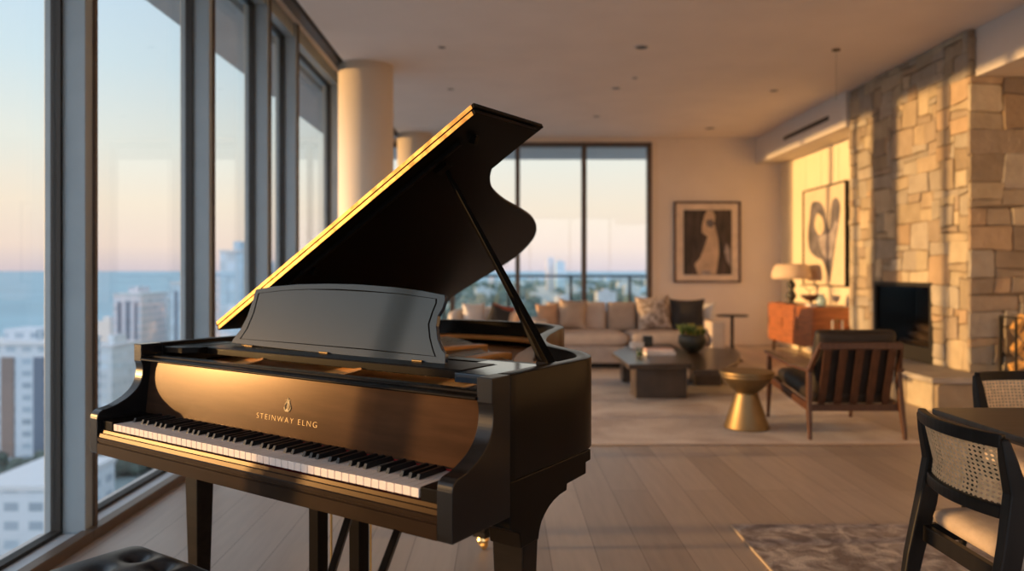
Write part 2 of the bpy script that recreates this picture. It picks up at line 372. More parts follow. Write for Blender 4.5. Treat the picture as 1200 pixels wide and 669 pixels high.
# far windows
FM = [2.42, 1.33, .24, -.83, -1.90]
for i in range(4):
    x1, x0 = FM[i]-(.0 if i == 0 else .03), FM[i+1]+.03
    mb = MB().box((FM[i+1]-.045, YF-.04, 0), (FM[i+1]+.03, YF+.12, 3.32)).box((x0, YF-.02, 3.25), (x1, YF+.12, 3.32)).box((x0, YF-.02, 0), (x1, YF+.12, .06))
    if i == 0: mb.box((2.36, YF-.03, 0), (2.43, YF+.12, 3.32)); x1 = 2.36
    w = mb.build('window_%d' % (20+i), FRAME_BRONZE, bevel=.004); struct(w, 'tall far window bay behind the sofa')
    MB().box((x0, YF+.05, .06), (x1, YF+.062, 3.25)).build('glass_pane', GLASS, w)
# balcony slabs outside
struct(MB().box((-2.87, YN-2, CZ), (-2.2, 14.8, CZ+.25)).box((-2.87, YF+.13, CZ), (5.2, 14.8, CZ+.25)).build('slab_soffit', OUTM), 'concrete balcony slab above the windows')
struct(MB().box((-2.5, YF+.13, -.25), (5.2, 14.8, -.03)).build('slab_balcony', OUTM), 'concrete balcony floor beyond the far window')
rl = empty('balcony_railing', (1.0, 14.6, -.03), 0, 'dark metal balcony railing with glass infill outside the far window', 'railing')
MB().box((-3.4,-.03,1.12), (4.1,.03,1.165)).build('top_rail', DARKM, rl, bevel=.004)
for px in (520, 596, 669, 738, 815): 
    x = (px-CX)/F*14.6-1.0; MB().box((x-.025,-.025,0), (x+.025,.025,1.12)).build('post', DARKM, rl)
MB().box((-3.4,-.006,.1), (4.1,.006,1.08)).build('glass_infill', CGLASS, rl)

# downlights
for k, (px, py, r) in enumerate(((518,55,.045),(528,104,.05),(752,55,.075),(722,103,.06),(699,136,.06),(907,106,.06),(832,150,.09),(744,91,.04))):
    p = on_z(px, py, CZ)
    o = empty('ceiling_downlight', (p.x, p.y, CZ), 0, 'small unlit recessed downlight in the plaster ceiling', 'downlight', 'recessed ceiling downlights')
    MB().lathe([(r,0),(r,-.006),(r*.8,-.008),(r*.75,-.002)], n=24).build('trim_ring', BEAMM, o)
    MB().lathe([(r*.74,-.001),(r*.74,-.004)], n=24).build('lens', DARKM, o)
p = on_z(980, 58, CZ)
o = empty('hanging_cable', (p.x, p.y, CZ), 0, 'thin cable hanging from a small ceiling mount near the stone chimney', 'cable')
MB().lathe([(.04,0),(.04,-.012),(.0,-.016)], n=20).build('ceiling_mount', DARKM, o)
MB().tube([(0,0,-.01),(0,0,-.5)], .0016, 6).build('cord', DARKM, o)

# rugs
def rug(name, x0, y0, x1, y1, t, m, lb):
    o = empty(name, ((x0+x1)/2, (y0+y1)/2, 0), 0, lb, 'rug'); hx, hy = (x1-x0)/2, (y1-y0)/2
    MB().box((-hx,-hy,0), (hx,hy,t)).build('pile', m, o, bevel=.004)
    mb = MB()
    for a, b in (((-hx,-hy),(hx,-hy)),((hx,-hy),(hx,hy)),((hx,hy),(-hx,hy)),((-hx,hy),(-hx,-hy))): mb.tube([(a[0],a[1],t*.5),(b[0],b[1],t*.5)], t*.49, 8)
    mb.build('bound_edge', OATM, o, smooth=True); return o
rug('living_rug', -1.05, 5.27, 2.95, 9.0, .014, RUG1, 'large faded pinkish beige rug under the coffee tables')
rug('dining_rug', 1.085, .35, 4.6, 3.6, .014, RUG2, 'mottled grey beige rug under the dining table')

# ------------------------------------------------------------------ stone fireplace
PAL = [(.44,.36,.26),(.50,.41,.29),(.40,.32,.23),(.52,.44,.32),(.36,.29,.22),(.42,.37,.30),(.46,.34,.23),(.40,.35,.29)]
class Stones:
    def __init__(s): s.bm = bmesh.new(); s.cl = s.bm.loops.layers.float_color.new('Col')
    def face(s, O, U, V, Nn, W, Hh, holes=(), seed=1, c=.07):
        rnd = random.Random(seed); O, U, V, Nn = Vector(O), Vector(U), Vector(V), Vector(Nn)
        nu, nv = max(1, round(W/c)), max(1, round(Hh/c)); cu, cv = W/nu, Hh/nv
        occ = [[False]*nv for _ in range(nu)]
        for (a0,b0,a1,b1) in holes:
            for i in range(nu):
                for j in range(nv):
                    if a0-1e-3 < (i+.5)*cu < a1+1e-3 and b0-1e-3 < (j+.5)*cv < b1+1e-3: occ[i][j] = True
        jit = {}
        def J(i, j):
            if (i,j) not in jit:
                e = .28
                jit[(i,j)] = (0 if i in (0,nu) else (rnd.random()-.5)*cu*e*1.6, 0 if j in (0,nv) else (rnd.random()-.5)*cv*e*1.6)
            return (i*cu+jit[(i,j)][0], j*cv+jit[(i,j)][1])
        # mortar backing
        for i in range(nu):
            pass
        for j in range(nv):
            for i in range(nu):
                if occ[i][j]: continue
                w = rnd.choice((2,3,3,4,4,5,6,7)); h = rnd.choice((1,1,2,2,2,3,3,4))
                if w == 1: h = min(h, 3)
                if h > w: h = w+rnd.choice((0,1))
                a = 0
                while i+a < nu and a < w and not occ[i+a][j]: a += 1
                w = a
                b = 1
                while b < h and j+b < nv and not any(occ[i+q][j+b] for q in range(w)): b += 1
                h = b
                for q in range(w):
                    for r_ in range(h): occ[i+q][j+r_] = True
                P = [J(i,j), J(i+w,j), J(i+w,j+h), J(i,j+h)]
                s.stone(O, U, V, Nn, P, rnd)
        return s
    def stone(s, O, U, V, Nn, P, rnd):
        g = .004; C = Vector((sum(p[0] for p in P)/4, sum(p[1] for p in P)/4))
        ring = []
        for k in range(4):
            p = Vector(P[k]); a = Vector(P[k-1]); b = Vector(P[(k+1)%4]); da = (a-p); db = (b-p); la, lb = da.length, db.length
            m = min(la, lb)*rnd.uniform(.04,.15); q = p+da.normalized()*m; r_ = p+db.normalized()*m
            cpt = p+(da.normalized()+db.normalized())*m*.30
            mid = p+db*.5+db.orthogonal().normalized()*rnd.uniform(-.006,.006)
            ring += [q, cpt, r_, mid]
        ring = [q+(C-q).normalized()*g for q in ring]
        hgt = rnd.uniform(.012,.03); tilt = Vector((rnd.uniform(-.03,.03), rnd.uniform(-.03,.03)))
        def lay(ins, h):
            out = []
            for q in ring:
                d = C-q; qq = q+d.normalized()*ins
                out.append(s.bm.verts.new(O+U*qq.x+V*qq.y+Nn*(h+(qq-C).dot(tilt) if h > 0 else 0)))
            return out
        A, B, D = lay(0,-.02), lay(.001,hgt-.007), lay(.010,hgt)
        fs = []
        n = len(ring)
        for X, Y in ((A,B),(B,D)):
            for k in range(n): fs.append(s.bm.faces.new((X[k], X[(k+1)%n], Y[(k+1)%n], Y[k])))
        fs.append(s.bm.faces.new(D))
        c = Vector(rnd.choice(PAL))*rnd.uniform(.76,1.04)
        for f in fs:
            for l in f.loops: l[s.cl] = (c.x, c.y, c.z, 1)
    def back(s, a, b, col=(.22,.165,.11)):
        n0 = set(s.bm.faces); m = MB.__new__(MB); m.bm = s.bm; m.box(a, b)
        for f in s.bm.faces:
            if f not in n0:
                for l in f.loops: l[s.cl] = col+(1,)
        return s
    def build(s, name, parent=None):
        m = MB.__new__(MB); m.bm = s.bm; return m.build(name, STONE, parent)
FB0, FB1, FZ0, FZ1 = 7.37, 8.52, .30, 1.10
fp = empty('stone_fireplace', (XS, 7.9, 0), 0, 'floor to ceiling rough limestone fireplace lit by the low sun', 'fireplace')
T = Matrix.Translation((-XS,-7.9,0))
def loc_fp(o):
    o.data.transform(T); return o
S = Stones()
S.back((XS, FB1, 0), (XS+.5, 9.14, CZ)).back((XS, YS, 0), (XS+.5, FB0, CZ)).back((XS, FB0, FZ1), (XS+.5, FB1, CZ)).back((XS, FB0, 0), (XS+.5, FB1, FZ0-.005))
S.face((XS, 9.14, .305), (0,-1,0), (0,0,1), (-1,0,0), 9.14-YS, CZ-.305, [(9.14-FB1, 0, 9.14-FB0, FZ1-.305)], 5)
S.back((XS+.5, YS, 0), (XE, YS+.35, CZ))
S.face((XS-.02, YS, 2.965), (1,0,0), (0,0,1), (0,-1,0), .06, CZ-2.965, (), 3)
S.face((XS-.02, YS, .305), (1,0,0), (0,0,1), (0,-1,0), XE-XS+.02, 2.965-.305, (), 23, .078)
loc_fp(S.build('stone_facing', fp))
S = Stones(); XH, YH = 3.69, 6.49
S.back((XH+.02, YH+.02, 0), (XS+.01, 9.14, .245)).back((XS, YH+.02, 0), (6.3, YS, .245))
S.face((XH+.02, 9.14, 0), (0,-1,0), (0,0,1), (-1,0,0), 9.14-YH-.02, .245, (), 9, .11)
S.face((XH+.02, YH+.02, 0), (1,0,0), (0,0,1), (0,-1,0), 6.3-XH-.02, .245, (), 12, .11)
hb = loc_fp(S.build('hearth', fp))
mb = MB(); mb.box((XH-.03, YH-.03, .25), (XS-.005, 9.14, .302)).box((XS-.005, YH-.03, .25), (6.3, YS-.005, .302))
loc_fp(mb.build('hearth_slab', HEARTH, hb, bevel=.008))
# firebox: recessed black metal liner, frame, glass
mb = MB(); t = .02; x0, x1 = XS+.0, XS+.46
mb.box((x0, FB0, FZ0), (x1, FB0+t, FZ1)).box((x0, FB1-t, FZ0), (x1, FB1, FZ1)).box((x0, FB0+t, FZ1-t), (x1, FB1-t, FZ1)).box((x0, FB0+t, FZ0), (x1, FB1-t, FZ0+t)).box((x1-t, FB0+t, FZ0+t), (x1, FB1-t, FZ1-t))
fb = loc_fp(mb.build('firebox', FIREM, fp))
mb = MB(); a = .045
mb.box((XS-.03, FB0, FZ0), (XS+.01, FB0+a, FZ1)).box((XS-.03, FB1-a, FZ0), (XS+.01, FB1, FZ1)).box((XS-.03, FB0+a, FZ1-a), (XS+.01, FB1-a, FZ1)).box((XS-.03, FB0+a, FZ0), (XS+.01, FB1-a, FZ0+.16))
loc_fp(mb.build('firebox_frame', FIREM, fp, bevel=.004))
loc_fp(MB().box((XS-.005, FB0+a, FZ0+.16), (XS-.001, FB1-a, FZ1-a)).build('glass_front', FGLASS, fp))
def log_mb(p0, p1, r, seed):
    rnd = random.Random(seed); return MB().tube([p0, Vector(p0).lerp(Vector(p1),.5)+Vector((0,0,rnd.uniform(-.006,.006))), p1], [r, r*1.06, r*.95], 9)
def log(p0, p1, r, seed, lb, grp, m=BARK, m2=LOG):
    p0, p1 = Vector(p0), Vector(p1); c = (p0+p1)/2
    o = empty('firewood_log', (c.x, c.y, min(p0.z,p1.z)-r), 0, lb, 'log', grp); L = Vector(o.location)
    log_mb(p0-L, p1-L, r, seed).build('bark', m, o); d = (p1-p0).normalized()
    MB().tube([p0-L-d*.003, p0-L], [r*.88, r*.9], 9).build('cut_end', m2, o); MB().tube([p1-L, p1-L+d*.003], [r*.9, r*.88], 9).build('cut_end', m2, o)
zf = FZ0+.02
for k, (ya, yb, z, xx, r) in enumerate(((7.62,8.28,.10,XS+.14,.05),(7.58,8.24,.10,XS+.29,.055),(7.7,8.2,.19,XS+.2,.05),(7.75,8.15,.285,XS+.24,.045))):
    log((xx, ya, zf+z), (xx+.03, yb, zf+z+.02), r, k, 'charred log lying behind the fireplace glass', 'logs in the firebox')
# dark iron log holder with split logs on the hearth at the right
lh = empty('log_holder', (4.73, 6.62, .302), 0, 'black iron log holder on the stone hearth at the right edge', 'log holder')
mb = MB(); mb.bar((-.31,-.10,0),(-.31,-.10,.52),.018,.018).bar((-.31,.10,0),(-.31,.10,.52),.018,.018).bar((-.31,-.10,.51),(-.31,.10,.51),.018,.018); mb.build('side_frame', FIREM, lh)
mb = MB(); mb.bar((.31,-.10,0),(.31,-.10,.52),.018,.018).bar((.31,.10,0),(.31,.10,.52),.018,.018).bar((.31,-.10,.51),(.31,.10,.51),.018,.018); mb.build('side_frame', FIREM, lh)
mb = MB(); mb.bar((-.31,-.09,.02),(.31,-.09,.02),.02,.02).bar((-.31,.09,.02),(.31,.09,.02),.02,.02); mb.build('base_rail', FIREM, lh)
def split_log(c, ang, tilt, s, seed):
    rnd = random.Random(seed)
    o = empty('split_log', c, 0, 'golden split firewood log stacked in the iron holder on the hearth', 'log', 'split logs in the iron holder')
    M = Matrix.Rotation(ang,4,'Z') @ Matrix.Rotation(tilt,4,'Y')
    prof = [(-.5,-.42),(.1,-.6),(.55,-.2),(.45,.38),(-.05,.55),(-.52,.25)]
    pts = [M @ Vector((-.075, a*s, b*s)) for a, b in prof]
    MB().prism(pts, M.to_3x3() @ Vector((.15,0,0))).build('wood', LOG, o, bevel=.005)
    pts = [M @ Vector((-.077, prof[i][0]*s, prof[i][1]*s)) + M.to_3x3() @ Vector((0,0,-.003)) for i in (0,1,2)]
    MB().prism(pts+[p+M.to_3x3() @ Vector((0,0,-.012)) for p in pts[::-1]], M.to_3x3() @ Vector((.154,0,0))).build('bark', BARK, o)
for r_ in range(5):
    for c_ in range(4):
        split_log((4.50+c_*.145+(r_%2)*.02, 6.60, .395+r_*.092), .25*((r_+c_)%3-1), R((-62,48,-50,58,-55)[(r_+c_*2)%5]) if r_ not in (0,) else R(20*((c_%2)*2-1)), .070, r_*7+c_)

# ------------------------------------------------------------------ credenza and what stands on it
cz0, cz1 = .18, .74
cr = empty('credenza', (4.30, 10.72, 0), 0, 'reddish walnut credenza against the cream panelled wall', 'credenza')
MB().box((-.235,-.84,cz0), (.235,.84,cz1)).build('body', CREDM, cr, bevel=.004)
for k in range(3):
    d = MB().box((-.258,-.83+k*.555,cz0+.015), (-.236,-.83+k*.555+.548,cz1-.02)).build('door', CREDM, cr, bevel=.003)
    MB().box((-.268,-.83+k*.555+.50,.40), (-.258,-.83+k*.555+.512,.54)).build('handle', ABRASS, d)
for sx in (-.2,.2):
    for sy in (-.76,.76): MB().taper((sx,sy,0),(.012,.012),(sx*.97,sy*.98,cz0),(.02,.02)).build('leg', TEAK, cr)
lp = empty('table_lamp', (4.17, 10.95, cz1), 0, 'table lamp with wide linen shade on the credenza', 'lamp')
MB().lathe([(.085,0),(.085,.02),(.03,.03),(.045,.06),(.075,.11),(.05,.17),(.03,.2),(.06,.25),(.055,.30),(.018,.345),(.012,.40)], n=20).build('base', CERAM, lp, smooth=True)
sh = MB().lathe([(.255,.36),(.275,.375),(.27,.45),(.235,.54),(.20,.575),(.19,.57),(.22,.53),(.255,.45),(.25,.37)], n=40).build('lamp_shade', SHADE, lp, smooth=True)
MB().lathe([(.01,.56),(.016,.58),(0,.6)], n=12).build('finial', BRASS, lp)
bw = empty('footed_bowl', (4.2, 10.33, cz1), 0, 'brown footed bowl with a twig on the credenza', 'bowl')
MB().lathe([(.06,0),(.055,.015),(.018,.03),(.018,.06),(.07,.075),(.125,.115),(.14,.15),(.13,.15),(.06,.095),(0,.09)], n=28).build('bowl', TEAK, bw, smooth=True)
MB().tube([(0,0,.09),(-.01,.02,.2),(-.07,.05,.26),(-.13,.07,.275)], .006, 6).tube([(-.01,.02,.2),(.05,-.02,.25)], .005, 6).build('twig', BARK, bw)
vs = empty('glass_vase', (4.2, 9.98, cz1), 0, 'small pale blue glass vase at the near end of the credenza', 'vase')
MB().lathe([(.04,0),(.062,.03),(.068,.09),(.045,.13),(.028,.145),(.04,.17),(.034,.17),(.02,.145),(.036,.12),(.055,.08),(.04,.03),(0,.02)], n=24).build('body', TURQ, vs, smooth=True)
MB().lathe([(.046,.132),(.05,.138),(.044,.144)], n=24).build('collar', STEEL, vs)
tr = empty('white_tray', (4.18, 10.16, cz1), 0, 'small white tray between bowl and vase on the credenza', 'tray')
MB().box((-.09,-.09,0),(.09,.09,.012)).build('base', PAPER, tr, bevel=.003)
mb = MB(); mb.box((-.09,-.09,.012),(-.082,.09,.03)).box((.082,-.09,.012),(.09,.09,.03)).box((-.082,-.09,.012),(.082,-.082,.03)).box((-.082,.082,.012),(.082,.09,.03)); mb.build('rim', PAPER, tr)
# fireplace tools
ft = empty('fireplace_tools', (4.16, 9.42, 0), 0, 'stand of pale metal fireplace tools between credenza and chimney', 'fireplace tools')
MB().lathe([(.11,0),(.11,.015),(.02,.025),(.012,.05)], n=24).build('base', ABRASS, ft)
MB().tube([(0,0,.04),(0,0,.62)], .008, 8).build('pole', ABRASS, ft)
MB().tube([(-.07,0,.56),(0,0,.6),(.07,0,.56)], .006, 8).build('hanger', ABRASS, ft)
for sx in (-.06,.06): MB().tube([(sx,0,.10),(sx,0,.5)], .005, 8).tube([(sx,0,.4),(sx,0,.60)], .013, 8).box((sx-.03,-.008,.06),(sx+.03,.008,.15)).build('tool', STEEL, ft)

# ------------------------------------------------------------------ pictures
def poly(mb, pts, off): return mb.prism(pts, off)
art = empty('abstract_painting', (4.55, 10.65, 1.0), 0, 'large framed abstract of grey blue brush shapes above the credenza', 'painting')
Y0, Y1, Z0, Z1 = 9.93, 11.36, 1.0, 2.41
def T3(o, e): o.data.transform(Matrix.Translation(-Vector(e.location))); return o
mb = MB(); mb.box((4.49,Y0,Z0),(4.548,Y0+.02,Z1)).box((4.49,Y1-.02,Z0),(4.548,Y1,Z1)).box((4.49,Y0+.02,Z0),(4.548,Y1-.02,Z0+.02)).box((4.49,Y0+.02,Z1-.02),(4.548,Y1-.02,Z1)); T3(mb.build('frame', BLKCHAIR, art), art)
T3(MB().box((4.51,Y0+.02,Z0+.02),(4.547,Y1-.02,Z1-.02)).build('canvas', mat('painting_canvas', (.70,.58,.42), .8, var=.05), art), art)
INK = mat('grey_blue_paint', (.14,.125,.135), .6, var=.5, scale=5); INK2 = mat('pale_grey_paint', (.36,.31,.30), .6, var=.4, scale=5)
def art_pts(L, X): return [on_x(890+a/2.909, 190+b/2.909, X) for a, b in L]
s1 = catmull(art_pts([(185,135),(208,138),(222,165),(232,215),(240,225),(245,160),(250,130),(264,122),(275,150),(268,220),(256,300),(240,408),(232,380),(215,335),(195,325),(172,300),(166,250),(172,190),(176,150)], 4.509), 4, True)
T3(MB().prism(s1, (-.003,0,0)).build('brush_shape', INK, art), art)
s2 = catmull(art_pts([(198,175),(214,190),(220,225),(206,250),(190,225),(190,195)], 4.506), 4, True)
T3(MB().prism(s2, (-.002,0,0)).build('brush_shape', mat('canvas_gap', (.68,.54,.36), .8), art), art)
s3 = catmull(art_pts([(205,255),(240,240),(262,200),(262,250),(246,320),(232,330),(210,300)], 4.506), 4, True)
T3(MB().prism(s3, (-.002,0,0)).build('brush_shape', INK2, art), art)
pc = empty('framed_picture', (3.34, YF, 1.02), 0, 'brown framed picture of a pale draped figure on the far wall', 'picture')
def pp(L, Y): return [on_y(780+a/5.58, 220+b/5.58, Y) for a, b in L]
def ring_mb(mb, o, i, y0, y1):
    (a0,b0,a1,b1), (c0,d0,c1,d1) = o, i
    mb.box((a0,y0,b0),(c0,y1,b1)).box((c1,y0,b0),(a1,y1,b1)).box((c0,y0,b0),(c1,y1,d0)).box((c0,y0,d1),(c1,y1,b1)); return mb
A = on_y(790,331,YF-.03); B = on_y(868,236,YF-.03)
T3(ring_mb(MB(), (A.x,A.z,B.x,B.z), (A.x+.028,A.z+.028,B.x-.028,B.z-.028), YF-.045, YF-.002).build('frame', TEAK, pc, bevel=.004), pc)
T3(MB().box((A.x+.025,YF-.02,A.z+.025),(B.x-.025,YF-.003,B.z-.025)).build('mat_board', mat('picture_mat', (.80,.66,.52), .8), pc), pc)
C = on_y(801,322,YF-.02); D = on_y(857.5,246,YF-.02)
T3(MB().box((C.x,YF-.024,C.z),(D.x,YF-.02,D.z)).build('picture_ground', mat('picture_dark', (.055,.040,.034), .6, var=.7, scale=4, stretch=(3,1,.6)), pc), pc)
PALE = mat('picture_pale', (.58,.43,.30), .6, var=.25, scale=5)
T3(MB().prism(pp([(255,180),(270,150),(310,150),(325,190),(318,230),(345,340),(350,430),(330,565),(210,565),(190,500),(225,460),(255,380),(275,320),(235,290),(240,240)], YF-.025), (0,-.002,0)).build('draped_figure', PALE, pc), pc)
T3(MB().prism(pp([(262,215),(300,205),(320,235),(300,265),(270,250)], YF-.028), (0,-.001,0)).build('dark_patch', INK, pc), pc)
T3(MB().prism(pp([(240,540),(300,545),(290,570),(235,568)], YF-.028), (0,-.001,0)).build('dark_patch', INK2, pc), pc)
T3(MB().prism(pp([(395,360),(420,400),(425,520),(400,480),(385,420)], YF-.025), (0,-.002,0)).build('dark_patch', INK2, pc), pc)

# ------------------------------------------------------------------ soft furniture
def cushion_mb(w, d, h, M=None, n=10, crown=.35, mb=None):     # soft box cushion
    mb = mb or MB(); P = {}
    for i in range(n+1):
        for j in range(n+1):
            u, v = 2*i/n-1, 2*j/n-1; e = (1-abs(u)**6)*(1-abs(v)**6)
            k = .62+.38*max(e,0)**.5*(1-crown*.25*(u*u+v*v)) if 0 < i < n and 0 < j < n else .62
            for s_ in (0,1):
                sc = 1.0
                p = Vector((u*w/2*sc, v*d/2*sc, h/2*(k if s_ else -k)))
                P[i,j,s_] = p
    V = {}
    for key, p in P.items(): V[key] = mb.bm.verts.new(M @ p if M is not None else p)
    f = mb.bm.faces
    for i in range(n):
        for j in range(n):
            f.new((V[i,j,1],V[i+1,j,1],V[i+1,j+1,1],V[i,j+1,1])); f.new((V[i,j,0],V[i,j+1,0],V[i+1,j+1,0],V[i+1,j,0]))
    for i in range(n):
        f.new((V[i,0,0],V[i+1,0,0],V[i+1,0,1],V[i,0,1])); f.new((V[i+1,n,0],V[i,n,0],V[i,n,1],V[i+1,n,1]))
        f.new((V[0,i+1,0],V[0,i,0],V[0,i,1],V[0,i+1,1])); f.new((V[n,i,0],V[n,i+1,0],V[n,i+1,1],V[n,i,1]))
    return mb
def pillow_mb(w, h, t, n=16):         # throw pillow with pointed corners, in the XZ plane, thickness along Y
    mb = MB(); V = {}
    for i in range(n+1):
        for j in range(n+1):
            u, v = 2*i/n-1, 2*j/n-1
            th = t/2*((1-u*u)*(1-v*v))**.42
            kx = 1-.13*(1-abs(v)**2.2); kz = 1-.13*(1-abs(u)**2.2)
            for s_ in (-1,1):
                if s_ == 1 and (i in (0,n) or j in (0,n)): V[i,j,1] = V[i,j,-1]; continue
                V[i,j,s_] = mb.bm.verts.new((u*w/2*kx, s_*th, h/2+v*h/2*kz))
    for i in range(n):
        for j in range(n):
            for s_ in (-1,1):
                q = [V[i,j,s_],V[i+1,j,s_],V[i+1,j+1,s_],V[i,j+1,s_]]
                q = list(dict.fromkeys(q))
                try: mb.bm.faces.new(q)
                except ValueError: pass
    return mb
def pillow(name, loc, w, h, t, m, lb, tilt=-.25, rz=0.0, roll=0.0, group=None):
    o = pillow_mb(w, h, t).build(name, m, smooth=True); o.location = loc; o.rotation_euler = (tilt, roll, rz); return tag(o, lb, 'cushion', group)

sx0, sx1, sf, sb = .38, 2.77, 9.42, 10.42
so = empty('sofa', ((sx0+sx1)/2, (sf+sb)/2, 0), 0, 'long beige sofa standing before the far window', 'sofa')
def LS(p): return (p[0]-(sx0+sx1)/2, p[1]-(sf+sb)/2, p[2])
MB().box(LS((sx0+.03,sf+.06,.0)), LS((sx1-.03,sb-.05,.06))).build('plinth', DARKM, so)
MB().box(LS((sx0+.01,sf+.02,.06)), LS((sx1-.01,sb-.01,.27))).build('base', SOFA, so, bevel=.02)
MB().box(LS((sx0+.19,sb-.2,.27)), LS((sx1-.19,sb-.01,.66))).build('back_frame', SOFA, so, bevel=.03)
for xa in (sx0, sx1-.19): MB().box(LS((xa,sf,.06)), LS((xa+.19,sb,.585))).build('armrest', SOFA, so, bevel=.03)
sw = (sx1-sx0-.38)/2
for k in range(2):
    c = Vector(LS((sx0+.19+sw*(k+.5), sf+.36, .355)))
    cushion_mb(sw-.01, .74, .20, Matrix.Translation(c)).build('seat_cushion', SOFA, so, smooth=True, subsurf=1)
bw_ = (sx1-sx0-.38)/5
for k in range(5):
    c = Vector(LS((sx0+.19+bw_*(k+.5), sb-.30, .60)))
    cushion_mb(bw_-.01, .40, .22, Matrix.Translation(c) @ Matrix.Rotation(R(80),4,'X')).build('back_cushion', SOFA if k%2 else TAUPE, so, smooth=True, subsurf=1)
pz = .44
def at_sofa(px, Y, z=pz): return ((px-CX)/F*Y, Y, z)
pillow('throw_pillow', at_sofa(644, 9.92), .34, .36, .16, PEACH, 'peach cushion at the left end of the beige sofa', rz=.5)
pillow('throw_pillow', at_sofa(671, 9.88), .40, .42, .16, TAUPE, 'pinkish taupe cushion leaning beside the peach one', rz=.15, roll=.08)
pillow('throw_pillow', at_sofa(768, 9.80), .46, .47, .17, PATT, 'cream and brown patterned cushion on the beige sofa', roll=-.06)
pillow('throw_pillow', at_sofa(806, 9.80), .47, .43, .17, CHAR, 'charcoal cushion at the right end of the beige sofa', rz=-.1)
pillow('throw_pillow', at_sofa(822, 10.0), .36, .38, .14, WHITEF, 'pale cushion half hidden behind the charcoal cushion', rz=-.5)
# cream armchair at left
ac = empty('armchair', (-.25, 9.75, 0), 0, 'cream rounded armchair behind the grand piano', 'armchair')
MB().lathe([(.36,.04),(.42,.08),(.43,.30),(.40,.34),(0,.35)], n=40, sy=.95).build('seat_base', CREAM, ac, smooth=True)
pts = [(.40*math.cos(a), .38*math.sin(a)+.02, .50) for a in [R(-25+i*230/24) for i in range(25)]]
MB().sweep(pts, (0,0,1), .13, [.26+.20*math.sin(math.pi*i/24)**.7 for i in range(25)]).build('backrest', CREAM, ac, bevel=.04, smooth=True)
MB().lathe([(.0,.33),(.30,.34),(.34,.40),(.30,.45),(0,.46)], n=36).build('seat_cushion', CREAM, ac, smooth=True)
for a in (45,135,225,315): MB().taper((.28*math.cos(R(a)),.28*math.sin(R(a)),0),(.014,.014),(.27*math.cos(R(a)),.27*math.sin(R(a)),.06),(.02,.02)).build('leg', TEAK, ac)
pillow('throw_pillow', (-.36, 9.72, .455), .32, .36, .14, WHITEF, 'white cushion at the left of the cream armchair', rz=.35)
pillow('throw_pillow', (-.12, 9.60, .455), .34, .33, .13, CHAR, 'black cushion tipped over in the cream armchair', roll=.4)
pillow('throw_pillow', (-.05, 9.74, .52), .30, .27, .12, RUST, 'rust red cushion on top in the cream armchair', roll=.2, rz=-.2)
pillow('throw_pillow', (.09, 9.62, .455), .26, .26, .11, PEACH, 'small orange cushion at the right of the cream armchair', rz=-.5)
# round pedestal side table
st = empty('pedestal_table', (3.10, 10.25, 0), 0, 'slim dark pedestal side table at the right of the sofa', 'side table')
MB().lathe([(.21,.60),(.21,.62),(.0,.62)], n=36).build('top', DARKM, st, bevel=.003)
MB().lathe([(.022,.02),(.022,.60)], n=16).build('stem', DARKM, st)
MB().lathe([(.14,0),(.14,.015),(.03,.03)], n=32).build('base', DARKM, st)

# ------------------------------------------------------------------ coffee tables
def slab_table(name, pxs, z, th, legs, lb):
    P = [on_z(a, b, z) for a, b in pxs]; c = sum(P, Vector())/len(P); o = empty(name, (c.x, c.y, 0.014), 0, lb, 'coffee table')
    off = Vector((c.x, c.y, .014)); MB().prism([p-off-Vector((0,0,th)) for p in P], (0,0,th)).build('tabletop', TABLEM, o, bevel=.006)
    for (x0,y0,x1,y1) in legs: MB().box(Vector((x0,y0,.014))-off, Vector((x1,y1,z-th))-off).build('leg', TABLEM, o, bevel=.01)
    return o
slab_table('coffee_table', [(717,412.5),(742,402.5),(786,402.5),(806,412),(811,426),(737,427)], .385, .045, [(1.245,7.12,1.73,7.42),(1.285,8.16,1.40,8.35),(1.55,8.0,1.72,8.25)], 'larger angular dark stone coffee table with books on it')
slab_table('coffee_table', [(800,415),(815,407),(862,408),(868,414),(864,424),(845,433.5),(812,433.5)], .30, .05, [(2.0,7.9,2.28,8.15),(2.45,8.6,2.62,8.8)], 'lower angular dark stone coffee table carrying the bowl')
def stack_book(c, w, d, t, m, rz, lb):
    o = empty('book', c, rz, lb, 'book')
    MB().box((-w/2,-d/2,0),(w/2,d/2,.004)).box((-w/2,-d/2,t-.004),(w/2,d/2,t)).box((-w/2,-d/2,.004),(-w/2+.004,d/2,t-.004)).build('cover', m, o)
    MB().box((-w/2+.005,-d/2+.005,.004),(w/2-.006,d/2-.005,t-.004)).build('pages', PAPER, o)
b0 = on_z(771, 415, .385)
stack_book((b0.x,b0.y,.386), .30, .24, .03, PAPER, .1, 'wide white book at the bottom of the coffee table stack')
stack_book((b0.x+.01,b0.y,.417), .27, .21, .024, PINKB, -.05, 'pinkish book on top of the white book')
b1 = on_z(746, 408, .385)
bx = empty('white_box', (b1.x,b1.y,.386), .2, 'small white box on the far left of the larger coffee table', 'box')
MB().box((-.06,-.06,0),(.06,.06,.05)).build('body', PAPER, bx, bevel=.003); MB().box((-.063,-.063,.05),(.063,.063,.065)).build('lid', PAPER, bx, bevel=.003)
b2 = on_z(759, 405.5, .385)
cd = empty('candle_pot', (b2.x,b2.y,.386), 0, 'dark square candle pot at the back of the coffee table', 'candle')
MB().box((-.05,-.05,0),(.05,.05,.115)).build('pot', CERAM, cd, bevel=.012); MB().lathe([(.036,.115),(.036,.119)], n=20).build('wax', WHITEF, cd); MB().tube([(0,0,.119),(0,0,.13)], .002, 6).build('wick', GROOVE, cd)
b3 = on_z(749.5, 418, .385)
gl = empty('glass_tumbler', (b3.x,b3.y,.386), 0, 'greenish glass tumbler in front of the white box', 'glass')
